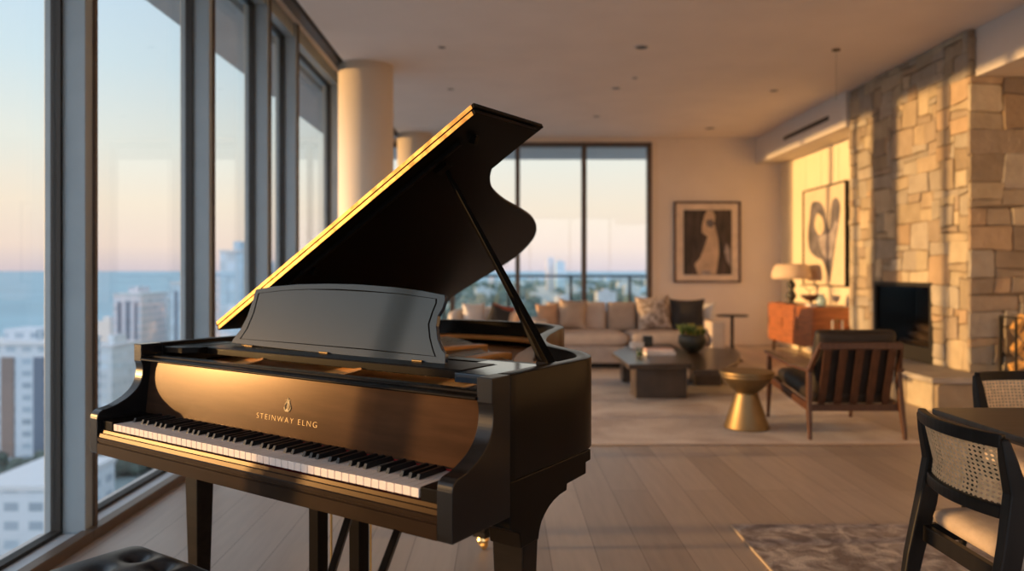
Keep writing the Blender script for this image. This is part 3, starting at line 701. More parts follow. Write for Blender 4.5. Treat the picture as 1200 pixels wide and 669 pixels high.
MB().lathe([(.032,0),(.038,.09),(.035,.09),(.03,.008),(0,.008)], n=24).build('tumbler', CGLASS, gl, smooth=True); MB().lathe([(.0,.009),(.029,.009),(.0325,.055),(0,.055)], n=24).build('drink', mat('green_drink', (.12,.16,.10), .2), gl)
b4 = on_z(811, 413, .30)
pb = empty('planted_bowl', (b4.x,b4.y,.301), 0, 'dark round bowl of yellow green succulents on the lower table', 'planted bowl')
MB().lathe([(.06,0),(.07,.008),(.12,.05),(.158,.12),(.15,.19),(.135,.205),(.125,.20),(.135,.17),(0,.15)], n=36).build('bowl', CERAM, pb, smooth=True)
rnd = random.Random(4)
for k in range(26):
    a = rnd.random()*6.28; r_ = rnd.random()**.6*.12; c = Vector((r_*math.cos(a), r_*math.sin(a), .17)); d = Vector((math.cos(a)*.05*rnd.random(), math.sin(a)*.05*rnd.random(), .05+.07*rnd.random()))
    mb = MB()
    for q in range(6):
        b = q*1.05+rnd.random(); e = Vector((math.cos(b)*.035, math.sin(b)*.035, .035)); mb.tube([c+d*.4, c+d*.8+e*.5, c+d+e], [.012,.011,.001], 6, .4)
    mb.build('rosette', LEAFG if k%3 else LEAFY, pb, smooth=True)
# brass hourglass stool
bs = empty('brass_stool', (1.865, 5.80, .014), 0, 'hourglass shaped brass stool beside the lounge chair', 'stool')
MB().lathe([(.195,.405),(.203,.420),(.203,.436),(.19,.440),(.0,.436)][::1], n=48).build('top', ABRASS, bs, smooth=False, bevel=.002)
MB().lathe([(.198,.41),(.19,.388),(.13,.315),(.084,.274)], n=48).build('upper_cone', ABRASS, bs, smooth=True)
MB().lathe([(.165,.0),(.168,.012),(.086,.262),(.086,.275),(.06,.276)], n=48).build('lower_cone', ABRASS, bs, smooth=True)

# ------------------------------------------------------------------ lounge chair (faces away from the viewer)
lc = empty('lounge_chair', (2.52, 5.80, .014), 0, 'teak lounge chair with dark cushions seen from behind', 'lounge chair')
def lg(x, y, z): return Vector((x-2.52, y-5.80, z-.014))
XL, XR = 2.18, 2.86
for x, s_ in ((XL,1),(XR,-1)):
    MB().sweep([lg(x,5.38,.014), lg(x+.01*s_,5.42,.26), lg(x+.02*s_,5.44,.50), lg(x+.055*s_,5.33,.70)], (0,1,0), [.026,.036,.038,.026], [.026,.045,.045,.028]).build('leg', TEAK, lc, bevel=.006)
    MB().sweep([lg(x,6.23,.014), lg(x,6.20,.30), lg(x,6.20,.525)], (0,1,0), [.022,.036,.034], [.022,.04,.034]).build('leg', TEAK, lc, bevel=.006)
    MB().sweep([lg(x+.01*s_,5.40,.505), lg(x,5.75,.508), lg(x,6.05,.532), lg(x,6.26,.552)], (0,0,1), [.034,.05,.062,.045], .022).build('armrest', TEAK, lc, bevel=.006)
    MB().bar(lg(x+.015*s_,5.42,.235), lg(x+.01*s_,6.22,.335), .024, .055).build('side_rail', TEAK, lc, bevel=.004)
MB().bar(lg(XL,5.44,.235), lg(XR,5.44,.235), .03, .05).build('rear_rail', TEAK, lc, bevel=.004)
MB().bar(lg(XL,6.2,.33), lg(XR,6.2,.33), .03, .05).build('front_rail', TEAK, lc, bevel=.004)
MB().bar(lg(XL+.05,5.335,.688), lg(XR-.05,5.335,.688), .026, .05).build('top_rail', TEAK, lc, bevel=.005)
for k in range(5):
    x = XL+.11+k*(XR-XL-.22)/4; MB().bar(lg(x,5.335,.67), lg(x,5.455,.245), .052, .012, up=(0,1,0)).build('back_slat', TEAK, lc, bevel=.002)
Mx = Matrix.Translation(lg(2.52,5.82,.345)) @ Matrix.Rotation(R(7),4,'X')
cushion_mb(.60, .70, .15, Mx).build('seat_cushion', BROWNL, lc, smooth=True, subsurf=1)
Mx = Matrix.Translation(lg(2.52,5.475,.545)) @ Matrix.Rotation(R(-75.5+180),4,'X')
cushion_mb(.58, .52, .13, Mx).build('back_cushion', BROWNL, lc, smooth=True, subsurf=1)

# ------------------------------------------------------------------ dining set
def make_dining_chair():
    o = empty('dining_chair'); W = .19
    for s_ in (-1,1):
        MB().sweep([(s_*(W+.02),-.085,0),(s_*(W+.012),-.03,.33),(s_*(W+.006),.005,.50),(s_*W,.022,.63),(s_*W,.0,.72),(s_*W,-.012,.772)], (0,1,0), [.022,.032,.036,.038,.034,.024], [.026,.05,.056,.05,.034,.022]).build('leg', BLKCHAIR, o, bevel=.005)
        MB().sweep([(s_*.21,.44,0),(s_*.215,.425,.42)], (0,1,0), [.024,.036], [.024,.036]).build('leg', BLKCHAIR, o, bevel=.004)
    def bow(u, z):     # u -1..1 across, curved backrest surface
        k = 1-u*u; yb = .022-.034*max(0,(z-.63)/.142) if z > .63 else .005+.017*(z-.50)/.13
        return Vector((u*W, yb-.045*k, z))
    NN = 16; U = [2*i/NN-1 for i in range(NN+1)]
    bf = MB().sweep([bow(u,.765)+Vector((0,0,.012*(1-u*u)*0)) for u in U], (0,0,1), .024, .036).build('top_rail', BLKCHAIR, o, bevel=.005)
    MB().sweep([bow(u,.575) for u in U], (0,0,1), .024, .036).build('lower_rail', BLKCHAIR, o, bevel=.005)
    mb = MB(); n = 22; m = 13; u0, u1, z0, z1 = -.93, .93, .588, .752
    def P(a, b): return bow(u0+(u1-u0)*a, z0+(z1-z0)*b)
    wd = .0027
    for i in range(n+1):
        for dlt in (-.11,.11):
            a = min(max((i+dlt)/n,0),1); mb.sweep([P(a,k/8) for k in range(9)], (1,0,0), .0012, wd)
    for j in range(m+1):
        for dlt in (-.11,.11):
            b = min(max((j+dlt)/m,0),1); mb.sweep([P(k/12,b) for k in range(13)], (0,0,1), .0012, wd)
    for sg in (1,-1):
        for k in range(-m, n):
            q = []
            for t in range(m+1):
                i = k+t if sg == 1 else k+m-t
                if 0 <= i+.5 <= n: q.append(P((i+.5)/n if 0 <= i+.5 <= n else 0, min(1,t/m)))
            if len(q) > 1: mb.sweep(q, (0,0,1), .0012, wd*.8)
    mb.build('cane_panel', CANE, o)
    for s_ in (-1,1): MB().bar((s_*.20,-.005,.40),(s_*.20,.44,.40),.022,.05).build('side_rail', BLKCHAIR, o, bevel=.003)
    MB().bar((-.20,.0,.40),(.20,.0,.40),.022,.05).build('rear_rail', BLKCHAIR, o, bevel=.003)
    MB().bar((-.20,.43,.40),(.20,.43,.40),.022,.05).build('front_rail', BLKCHAIR, o, bevel=.003)
    cushion_mb(.40,.44,.075, Matrix.Translation((0,.235,.452))).build('seat', OATM, o, smooth=True, subsurf=1)
    return o
ch = make_dining_chair(); ch.location = (1.30, 2.14, .014); ch.rotation_euler = (0,0,R(-90))
tag(ch, 'black dining chair with cane back at the left end of the table', 'dining chair', 'cane backed dining chairs')
c2 = copy_tree(ch); c2.location = (2.155, 3.13, .014); c2.rotation_euler = (0,0,R(180))
tag(c2, 'black cane backed dining chair behind the table, facing the viewer', 'dining chair')
dt = empty('dining_table', (2.5, 2.2, .014), 0, 'dark rectangular dining table at the right edge', 'dining table')
def LT(x,y,z): return (x-2.5, y-2.2, z-.014)
tp = [(1.49,1.74),(1.51,1.72),(3.6,1.72),(3.62,1.74),(3.62,2.63),(3.60,2.65),(1.51,2.65),(1.49,2.63)]
mb = MB(); cen = Vector((2.555,2.185))
A = [mb.bm.verts.new(LT(2.555+(x-2.555)*.975, 2.185+(y-2.185)*.95, .705)) for x, y in tp]; B = [mb.bm.verts.new(LT(x,y,.722)) for x, y in tp]; C_ = [mb.bm.verts.new(LT(x,y,.74)) for x, y in tp]
for X, Y in ((A,B),(B,C_)):
    for i in range(8): mb.bm.faces.new((X[i],X[(i+1)%8],Y[(i+1)%8],Y[i]))
mb.bm.faces.new(A[::-1]); mb.bm.faces.new(C_)
mb.build('tabletop', DTABLE, dt, bevel=.003)
for x in (1.98,3.13):
    for y in (1.95,2.42): MB().taper(LT(x,y,.014),(.02,.02),LT(x,y,.705),(.03,.03)).build('leg', BLKCHAIR, dt)
MB().bar(LT(1.98,2.18,.66),LT(3.13,2.18,.66),.05,.06).build('stretcher', BLKCHAIR, dt)

# ------------------------------------------------------------------ grand piano (local frame: s along the keys, t away from the player)
TH = .5952; PL = Vector((-1.2023, 2.3308, 0)); KW = 1.23
KZ, BZ, AZ, RZ, SA, SB_ = .7262, .6502, .7695, .979, -.106, 1.336
Wv = Vector((math.cos(TH), -math.sin(TH), 0)); Dv = Vector((math.sin(TH), math.cos(TH), 0))
def tl(P): q = P-PL; return Vector((q.dot(Wv), q.dot(Dv), P.z))
def wd_(s, t, z): return PL+Wv*s+Dv*t+Vector((0,0,z))
def loc_z(x, y, z): return tl(on_z(x, y, z))
def loc_plane(x, y, p, n):      # local plane
    return tl(on_plane(x, y, wd_(*p), Wv*n[0]+Dv*n[1]+Vector((0,0,n[2]))))
gp = empty('grand_piano', PL, -TH, 'black grand piano with open lid beside the left windows', 'piano')
path = catmull([(SA,.2,0),(SA,.5,0),(SA,1.0,0),(SA,1.42,0),(-.10,1.57,0),(-.06,1.665,0),(.03,1.725,0),(.155,1.745,0),(.32,1.748,0),(.47,1.725,0),(.60,1.67,0),(.69,1.59,0),(.735,1.50,0),(.762,1.42,0),(.806,1.312,0),(.86,1.18,0),(.915,1.068,0),(.975,.97,0),(1.043,.889,0),(1.13,.82,0),(1.222,.755,0),(1.285,.69,0),(1.325,.62,0),(SB_,.54,0),(SB_,.4,0),(SB_,.2,0)], 5)
def norms(P):
    out = []
    for i in range(len(P)):
        t = (P[min(i+1,len(P)-1)]-P[max(i-1,0)]).normalized(); out.append(Vector((t.y,-t.x,0)))   # inward (path runs clockwise)
    return out
NP = norms(path)
def wallring(o0, o1, z0, z1):
    mb = MB(); rings = []
    for p, n in zip(path, NP):
        a, b = p+n*o0, p+n*o1
        rings.append([mb.bm.verts.new((a.x,a.y,z0)), mb.bm.verts.new((a.x,a.y,z1)), mb.bm.verts.new((b.x,b.y,z1)), mb.bm.verts.new((b.x,b.y,z0))])
    for A, B in zip(rings, rings[1:]):
        for k in range(4): mb.bm.faces.new((A[k], A[(k+1)%4], B[(k+1)%4], B[k]))
    mb.bm.faces.new(rings[0]); mb.bm.faces.new(rings[-1][::-1]); return mb
wallring(0, .042, .73, RZ).build('rim', BLACK, gp, bevel=.003, smooth=True)
wallring(.012, .05, .698, .73).build('rim_moulding', BLACK, gp, bevel=.003, smooth=True)
def fill(off, z0, z1, t0=None):
    P = [p+n*off for p, n in zip(path, NP)]
    if t0 is not None: P = [Vector((P[0].x, t0, 0))]+[p for p in P if p.y > t0]+[Vector((P[-1].x, t0, 0))]
    return MB().prism([Vector((p.x,p.y,z0)) for p in P], (0,0,z1-z0))
fill(.03, .705, .72).build('bottom_board', BLACKWOOD, gp)
# arms
cv = catmull([(-.017,AZ-.012,0),(-.0135,AZ+.003,0),(.0,.783,0),(.03,.789,0),(.058,.80,0),(.085,.814,0),(.11,.835,0),(.126,.862,0),(.132,.895,0),(.129,.918,0)], 5)
prof = [(-.017,BZ)]+[(p.x,p.y) for p in cv]+[(.126,.922),(.126,RZ),(.2,RZ),(.2,BZ)]
for s0 in (SA, SB_-.0425):
    MB().prism([(s0,a,b) for a, b in prof], (.0425,0,0)).build('arm', ARMM, gp, bevel=.002)
# brackets that carry the legs
brk = [(.2,.73),(.60,.73),(.60,.70),(.573,.698),(.573,.668),(.469,.664),(.466,.648),(.43,.645),(.40,.638),(.376,.628),(.355,.614),(.340,.600),(.330,.58),(.326,.562),(.248,.562),(.240,.60),(.2,.62)]
MB().prism([(SB_-.092,a,b) for a, b in brk], (.092,0,0)).build('leg_bracket', BLACK, gp, bevel=.003)
MB().prism([(SA,a,b) for a, b in brk], (.155,0,0)).build('leg_bracket', BLACK, gp, bevel=.003)
# key bed and key slip
MB().box((SA+.0425, .0, BZ), (SB_-.0425, .60, .702)).build('key_bed', BLACKWOOD, gp)
mb = MB(); x0, x1 = SA+.0425, SB_-.0425
sl = [(.0,KZ-.004),(-.004,KZ-.003),(-.006,KZ-.012),(-.011,KZ-.013),(-.013,KZ-.024),(-.016,KZ-.026),(-.016,.690),(-.0135,.688),(-.0135,.685),(-.017,.683),(-.017,BZ),(-.0,BZ)]
mb.prism([(x0,a,b) for a, b in sl], (x1-x0,0,0)).build('key_slip', SLIPM, gp)
for a, b in ((x0,-.004),(KW+.004,x1)):
    MB().box((a,-.001,.702),(b,.155,KZ+.026)).build('key_block', BLACK, gp, bevel=.003)
kb = MB().box((x0,.0,.702),(x1,.30,.712)).build('keyboard', FELT, gp)
ww = KW/52; letters = 'ABCDEFG'
w0 = MB().box((-ww/2+.0006,0,.0),(ww/2-.0006,.16,.0205)).build('white_key', IVORY, kb, bevel=.0015); b0_ = None
w0.location = (ww/2, 0, KZ); k = 0
for i in range(52):
    if i: o = w0.copy(); COL.objects.link(o); o.location = (ww*(i+.5), 0, KZ+(.0002 if i%3 else 0))
    if i < 51 and letters[i%7] in 'ACDFG':
        off = {'A':0,'C':-.0022,'D':.0022,'F':-.002,'G':0}[letters[i%7]]
        if b0_ is None:
            b0_ = MB().hexa([(-.0055,.05,.0),(.0055,.05,.0),(.0055,.16,.0),(-.0055,.16,.0),(-.0045,.056,.0125),(.0045,.056,.0125),(.0045,.16,.0125),(-.0045,.16,.0125)]).build('black_key', EBONY, kb, bevel=.001); o = b0_
        else: o = b0_.copy(); COL.objects.link(o)
        o.location = (ww*(i+1)+off, 0, KZ+.0207)
MB().box((x0,.148,KZ+.021),(x1,.152,KZ+.026)).build('felt_strip', FELT, kb)
# fallboard with moulding, lettering and lyre emblem
fz0, fz1 = KZ+.028, .925
fbv = MB().prism([(x0,.142,fz0),(x0,.142+.0188,fz1),(x0,.170,fz1),(x0,.170,fz0)], (x1-x0,0,0)).build('fallboard', WALNUT, gp)
mb = MB(); mb.prism([(x0,.123,.926),(x0,.120,.930),(x0,.123,.935),(x0,.15,.936),(x0,.152,.942),(x0,.178,.943),(x0,.180,.926)], (x1-x0,0,0)).build('fallboard_moulding', BLACK, gp, bevel=.0015)
FL = math.atan(.0188/(fz1-fz0)); ft_ = .142+(.833-fz0)*math.tan(FL)-.0004
def floc(x, y): return loc_plane(x, y, (0,ft_,0), (0,1,0))
tA, tB = floc(301.5, 490.0), floc(372, 500.3)
cu = bpy.data.curves.new('lettering', 'FONT'); cu.body = 'STEINWAY ELNG'; cu.size = .02; cu.space_character = 1.35; cu.extrude = .0003; cu.offset = -.0006
tmp = bpy.data.objects.new('tmp', cu); COL.objects.link(tmp)
me = bpy.data.meshes.new_from_object(tmp.evaluated_get(bpy.context.evaluated_depsgraph_get())); bpy.data.objects.remove(tmp)
xs = [v.co.x for v in me.vertices]; kx = (tB.x-tA.x)/(max(xs)-min(xs)); ky = .0165/.0145*1.0
me.transform(Matrix.Diagonal((kx, ky, 1, 1))); me.materials.append(GOLDLEAF)
o = bpy.data.objects.new('lettering', me); COL.objects.link(o); o.parent = fbv; o.location = (tA.x, .142+((tA.z+tB.z)/2-fz0)*math.tan(FL)-.0003, (tA.z+tB.z)/2); o.rotation_euler = (R(90)-FL,0,0)
ec = floc(337, 474.3); mb = MB(); k = .0188
def E(a, b): return (ec.x+a*k, ft_-.0006+(ec.z+b*k-.833)*math.tan(FL), ec.z+b*k)
for sg in (-1,1):
    mb.tube([E(x*sg,y) for x, y in ((.10,-.98),(.45,-.86),(.66,-.45),(.55,-.05),(.34,.28),(.22,.52),(.34,.74),(.52,.70))], [k*.10,k*.12,k*.12,k*.10,k*.09,k*.08,k*.08,k*.06], 6, .8)
    mb.tube([E(.2*sg,-.7),E(.16*sg,.35)], k*.045, 5)
mb.tube([E(0,-.7),E(0,.95)], k*.05, 5).tube([E(-.26,.36),E(.26,.36)], k*.07, 6).tube([E(-.36,-.92),E(.36,-.92)], k*.14, 6).tube([E(-.22,-.70),E(.22,-.70)], k*.14, 6).tube([E(0,.6),E(0,1.0)], [k*.14,k*.03], 6)
mb.build('lyre_emblem', GOLDLEAF, fbv)
# inside: plate, soundboard, strings, pins
fill(.045, .86, .868, .6).build('soundboard', SBOARD, gp)
pl_ = MB().box((x0+.002,.182,.895),(x1-.002,.62,.912)).build('iron_plate', PLATE, gp, bevel=.003)
mb = MB()
for a, b in ((.18,.30),(.52,.60),(.83,.84),(1.10,1.0)):
    pts = catmull([(a,.55,.918),(a+(b-a)*.3,.85,.925),(b-.02,1.15 if a < .7 else .95,.918)], 8)
    mb.sweep(pts, (0,0,1), .05, [.03]*len(pts))
mb.build('plate_strut', PLATE, pl_, bevel=.006)
wallring(.043, .115, .895, .912).build('plate_flange', PLATE, pl_, smooth=False, bevel=.004)
bridge = catmull([(1.15,.66,.885),(.95,.80,.885),(.72,1.0,.885),(.50,1.25,.885),(.30,1.40,.885)], 8)
MB().sweep(bridge, (0,0,1), .035, .04).build('bridge', SBOARD, gp, bevel=.003)
mb = MB()
for i in range(150):
    u = i/149; s_ = .02+u*1.2; e = .10+.25*(1-u)
    j = min(len(bridge)-1, int((1-u)*(len(bridge)-1)))
    q = bridge[j]; mb.bar((s_,.48,.925),(q.x*.6+s_*.4, max(.66,q.y+.02),.924),.0013,.0013)
tag(mb.build('strings', STRING, gp), kind='stuff')
mb = MB()
for i in range(120): mb.tube([(.03+i*.0098,.47+.02*(i%3),.912),(.03+i*.0098,.47+.02*(i%3),.93)], .003, 5)
tag(mb.build('tuning_pins', STRING, gp), kind='stuff')
for k in range(3):
    a = .22+.42*k; MB().prism([(a,.20,.912),(a+.06,.20,.912),(a+.16,.26,.945),(a+.16,.33,.945),(a,.33,.912)][0:3]+[(a+.10,.30,.945),(a+.0,.30,.925)], (0,0,.004)).build('plate_boss', PLATE, pl_)
MB().prism([(.66,.60,.9),(.66,.66,.9),(.66,.66,.945),(.66,.60,.945)], (.5,0,0)).build('damper_rail', BLACK, gp, bevel=.003)
# music shelf, side ledges, music desk
mb = MB().box((.045,.275,.950),(1.135,.43,.967)); mb.build('music_shelf', BLACK, gp, bevel=.003)
MB().box((.045,.268,.944),(1.135,.275,.966)).build('shelf_lip', BLACK, gp, bevel=.002)
mb = MB(); mb.prism([(x0,.20,.948),(-.02,.19,.948),(.05,.20,.948),(.085,.235,.948),(.085,.275,.948),(.043,.276,.948),(.043,.43,.948),(x0,.43,.948)], (0,0,.02)).build('side_ledge', BLACK, gp, bevel=.003)
mb = MB(); mb.prism([(1.137,.245,.940),(x1,.245,.940),(x1,.50,.940),(1.06,.50,.940),(1.06,.432,.940),(1.137,.431,.940)], (0,0,.025)).build('side_ledge', DESKM, gp, bevel=.003)
LE = R(13); u_ = Vector((0,math.sin(LE),math.cos(LE))); nn = (0,-math.cos(LE),math.sin(LE)); dp = (0,.355,.969)
def dloc(x, y): return loc_plane(x, y, dp, nn)
dout_px = [(271,402),(272.5,398),(281,387),(290,370),(296,352),(299.5,339),(320,335.5),(350,333),(385,332.3),(420,333),(460,336),(495,340.5),(521,345.5),(521.5,351),(518.5,361),(513,370),(511,382),(513,398),(518,410),(522,414.5),(521,428),(430,418.8),(345,410.2)]
din_px = [(281,397),(289,385),(297,366),(302,346),(303,343.5),(330,340.2),(360,338.6),(395,338.5),(430,340.5),(470,344),(512,350),(512,355),(507.5,366),(503,380),(504.5,396),(508,410),(511,418),(430,410),(345,402.5)]
dout = [dloc(*p) for p in dout_px]; din = [dloc(*p) for p in din_px]; nv = Vector(nn)
md = MB().prism(dout, -nv*.014).build('music_desk', DESKM, gp, bevel=.0015)
mb = MB()
c_ = sum(din, Vector())/len(din)
A = [mb.bm.verts.new(p+nv*.0006) for p in din]; B = [mb.bm.verts.new(p+(c_-p).normalized()*.005+nv*.0006) for p in din]
for i in range(len(A)): mb.bm.faces.new((A[i],A[(i+1)%len(A)],B[(i+1)%len(B)],B[i]))
mb.build('inlay_groove', GROOVE, md)
MB().prism([dloc(*p)-nv*.03 for p in ((330,345),(345,345),(345,400),(330,398))], nv*.006).build('desk_strut', BLACK, md)
for x, y in ((293,405.5),(380.5,415.5),(490,426.5)):
    q = dloc(x, y); MB().tube([(q.x-.018,q.y-.004,.969),(q.x+.018,q.y-.004,.969)], .0032, 10).build('hinge', ABRASS, md)
# lid
h0 = None
s_h = -.098
P0 = tl(on_plane(255.5, 387, wd_(s_h,0,0), Wv)); t0 = P0.y
PE = loc_plane(558, 132.5, (0,t0,0), (0,1,0))
ev = (PE-P0).normalized(); Lid = (PE-P0).length; nl = Vector((-ev.z,0,ev.x))
print('LID t0 %.3f z %.3f len %.3f ang %.1f' % (t0, P0.z, Lid, math.degrees(math.atan2(ev.z,ev.x))))
def lidpt(e, t, n=0.0): return P0+ev*e+Vector((0,t-t0,0))+nl*n
def lid_et(x, y, n=0.0):
    q = loc_plane(x, y, tuple(P0+nl*n), tuple(nl)); return ((q-P0).dot(ev), q.y)
lp_px = [(635,150.5),(576.8,198),(574.6,209),(578,222),(592,235.5),(613,247.5),(625,256.5),(629,267),(625.5,279.3),(612,295),(594,308.4),(553.8,333),(526.9,351)]
et = [lid_et(*p) for p in lp_px]; print('ET', [(round(a,3),round(b,3)) for a, b in et])
emax = Lid
curve = [(a,b,0) for a, b in et[1:]]+[(max(et[-1][0]*.45,.05), et[-1][1]+.06,0),(.0, et[-1][1]+.05,0)]
curve = [(p.x,p.y) for p in catmull(curve, 5)]
outl = [(0,t0),(emax,t0),(emax,et[0][1])]+curve
MB().prism([lidpt(a,b) for a, b in outl], nl*.015).build('lid', LIDM, gp, bevel=.002)
ft1 = lid_et(640.5,147,.018)[1]
flap = MB().prism([lidpt(a,b,.018) for a, b in ((-.004,t0+.002),(emax+.006,t0+.002),(emax+.006,ft1),(-.004,ft1))], nl*.015).build('lid_flap', LIDM, gp, bevel=.003)
MB().prism([lidpt(a,b,-.012) for a, b in ((.10,t0+.055),(emax-.12,t0+.055),(emax-.12,t0+.068),(.10,t0+.068))], nl*.0125).build('lid_batten', BLACK, gp, bevel=.002)
for e_ in (.45, emax-.10): MB().bar(lidpt(e_,t0+.09,-.018), lidpt(e_+.02,t0+.09,-.001), .012, .02).build('lid_latch', LIDM, gp)
for t_ in (t0+.12, t0+.75, t0+1.15): MB().tube([lidpt(-.004,t_,.004), lidpt(-.004,t_+.09,.004)], .009, 10).box((SA+.001,t_,RZ-.001),(SA+.03,t_+.09,RZ+.004)).build('lid_hinge', BRASS, gp)
mb = MB(); mb.prism([lidpt(a,t0+b,c) for a, b, c in ((.01,-.0012,.001),(emax-.01,-.0012,.001),(emax-.01,-.0012,.0135),(.01,-.0012,.0135))], (0,.0015,0)); mb.build('lid_edge_strip', HINGEM, gp)
mb = MB(); mb.prism([lidpt(a,t0+b,c) for a, b, c in ((.005,.0008,.0195),(emax-.005,.0008,.0195),(emax-.005,.0008,.0315),(.005,.0008,.0315))], (0,.0015,0)); mb.build('piano_hinge', HINGEM, gp)
# prop stick
q0 = loc_z(645, 427, .965); e1, t1 = lid_et(523, 199, -.005); q1 = lidpt(e1, t1, -.004); print('PROP', q0, q1)
q0.x = min(q0.x, SB_-.05)
pr = MB().bar(q0, q1, .032, .022, .012, .011, up=(.7,1,.3)).build('lid_prop', LIDM, gp, bevel=.002)
qd = q0+Vector((-.028,.004,0)); MB().bar(qd, qd.lerp(q1,.42)+Vector((.012,0,0)), .014, .012, .009, .009, up=(0,1,0)).build('half_prop', LIDM, pr, bevel=.002)
MB().tube([q0+Vector((-.04,0,.0)), q0+Vector((.02,0,.0))], .010, 10).build('prop_pivot', BLACK, pr)
MB().bar(lidpt(e1-.02,t1-.02,-.006), lidpt(e1+.03,t1-.02,-.006), .03, .012).build('prop_socket', BLACK, gp)
# legs
def piano_leg(cx, cy, hx, hy, ztop):
    lg_ = MB().taper((cx,cy,.075),(hx*.66,hy*.70),(cx,cy,ztop),(hx,hy)).build('leg', BLACKWOOD, gp, bevel=.004)
    MB().taper((cx,cy,.06),(hx*.85,hy*.9),(cx,cy,.085),(hx*.80,hy*.85)).build('leg_foot', BLACKWOOD, lg_, bevel=.004)
    caster(cx, cy, lg_)
def caster(cx, cy, par):
    c = MB().lathe([(.022,.035),(.028,.045),(.024,.062)], (cx,cy,0), 20).bar((cx-.014,cy,.02),(cx-.014,cy,.045),.004,.02).bar((cx+.014,cy,.02),(cx+.014,cy,.045),.004,.02).build('caster', BRASS, par, smooth=False)
    m = MB(); m.lathe([(.017,-.009),(.021,-.006),(.021,.006),(.017,.009)], n=20); bmesh.ops.transform(m.bm, matrix=Matrix.Translation((cx,cy+.01,.021)) @ Matrix.Rotation(R(90),4,'Y'), verts=m.bm.verts[:])
    m.build('caster_wheel', BRASS, par)
piano_leg(1.291, .289, .045, .034, .565); piano_leg(.011, .289, .036, .033, .565); piano_leg(.375, 1.43, .042, .036, .706)
# pedal lyre
ly = MB().box((.505,.318,.10),(.749,.375,.175)).build('pedal_box', BLACK, gp, bevel=.006)
for a in (.539,.711): MB().taper((a,.340,.17),(.021,.02),(a,.340,BZ+.001),(.0215,.0205)).build('lyre_post', BLACK, gp, bevel=.003)
for a in (.588,.625,.662 if False else .752): pass
for a, t_ in ((.597,.338),(.752,.345)): MB().tube([(a,t_,.17),(a,t_,BZ+.001)], .0035, 8).build('pedal_rod', BRASS, gp)
for k in range(3):
    a = .56+.067*k; MB().sweep([(a,.33,.125),(a,.26,.125),(a,.19,.118),(a,.17,.108)], (0,0,1), [.016,.018,.026,.02], .007).build('pedal', BRASS, gp, bevel=.002, smooth=False)
bA = loc_plane(407.5, 606, (0,.50,0), (0,1,0)); 
for (xa, ya, xb, yb) in ((410,602,389,669),(467.5,618,448.5,669)):
    A_ = loc_z(xa, ya, BZ+.0); d_ = Vector((0,0,0))
    B_ = Vector((A_.x-.0, max(A_.y-.32,.36), .17)); 
    # the lower end sits on the pedal box plane
    n_ = loc_plane(xb, yb, (0,A_.y-.13,0), (0,1,0)); dirv = (n_-A_).normalized(); B_ = A_+dirv*((.16-A_.z)/dirv.z)
    MB().bar(A_, B_, .016, .016).build('lyre_brace', BLACK, gp, bevel=.002)
# ------------------------------------------------------------------ piano bench
bc = wd_(.615, -.292, 0); bn = empty('piano_bench', bc, -TH, 'black tufted leather piano bench under the keyboard', 'bench')
hx, hy = .283, .178; nx, ny = 56, 36; mb = MB(); G = {}
btn = [(-hx+.131+.107*i, hy-.076-.101*j) for i in range(4) for j in range(3)]
for i in range(nx+1):
    for j in range(ny+1):
        u, v = 2*i/nx-1, 2*j/ny-1; x, y = u*hx, v*hy
        ed = (1-abs(u)**16)**.5*(1-abs(v)**12)**.5
        z = .452+.042*ed+.008*(1-u*u)*(1-v*v)
        for bx_, by_ in btn:
            r2 = math.hypot(x-bx_, y-by_); z -= .016*math.exp(-(r2/.016)**2)+.014*math.exp(-(r2/.036)**2)
        z += .0
        G[i,j] = mb.bm.verts.new((x, y, z))
for i in range(nx):
    for j in range(ny): mb.bm.faces.new((G[i,j],G[i+1,j],G[i+1,j+1],G[i,j+1]))
rim_ = [(i,0) for i in range(nx)]+[(nx,j) for j in range(ny)]+[(i,ny) for i in range(nx,0,-1)]+[(0,j) for j in range(ny,0,-1)]
low = {k: mb.bm.verts.new((G[k].co.x, G[k].co.y, .385)) for k in rim_}
for a, b in zip(rim_, rim_[1:]+rim_[:1]): mb.bm.faces.new((G[a],low[a],low[b],G[b]))
mb.bm.faces.new([low[k] for k in rim_][::-1])
ct = mb.build('tufted_cushion', LEATHER, bn, smooth=True)
for bx_, by_ in btn: MB().blob((bx_,by_,.474), (.009,.009,.005), 10, 5).build('button', LEATHER, ct, smooth=True)
MB().box((-hx+.012,-hy+.012,.31),(hx-.012,hy-.012,.384)).build('apron', BLACKWOOD, bn, bevel=.004)
for sx in (-1,1):
    for sy in (-1,1): MB().taper((sx*(hx-.05),sy*(hy-.045),0),(.016,.016),(sx*(hx-.05),sy*(hy-.045),.312),(.027,.027)).build('leg', BLACKWOOD, bn, bevel=.003)

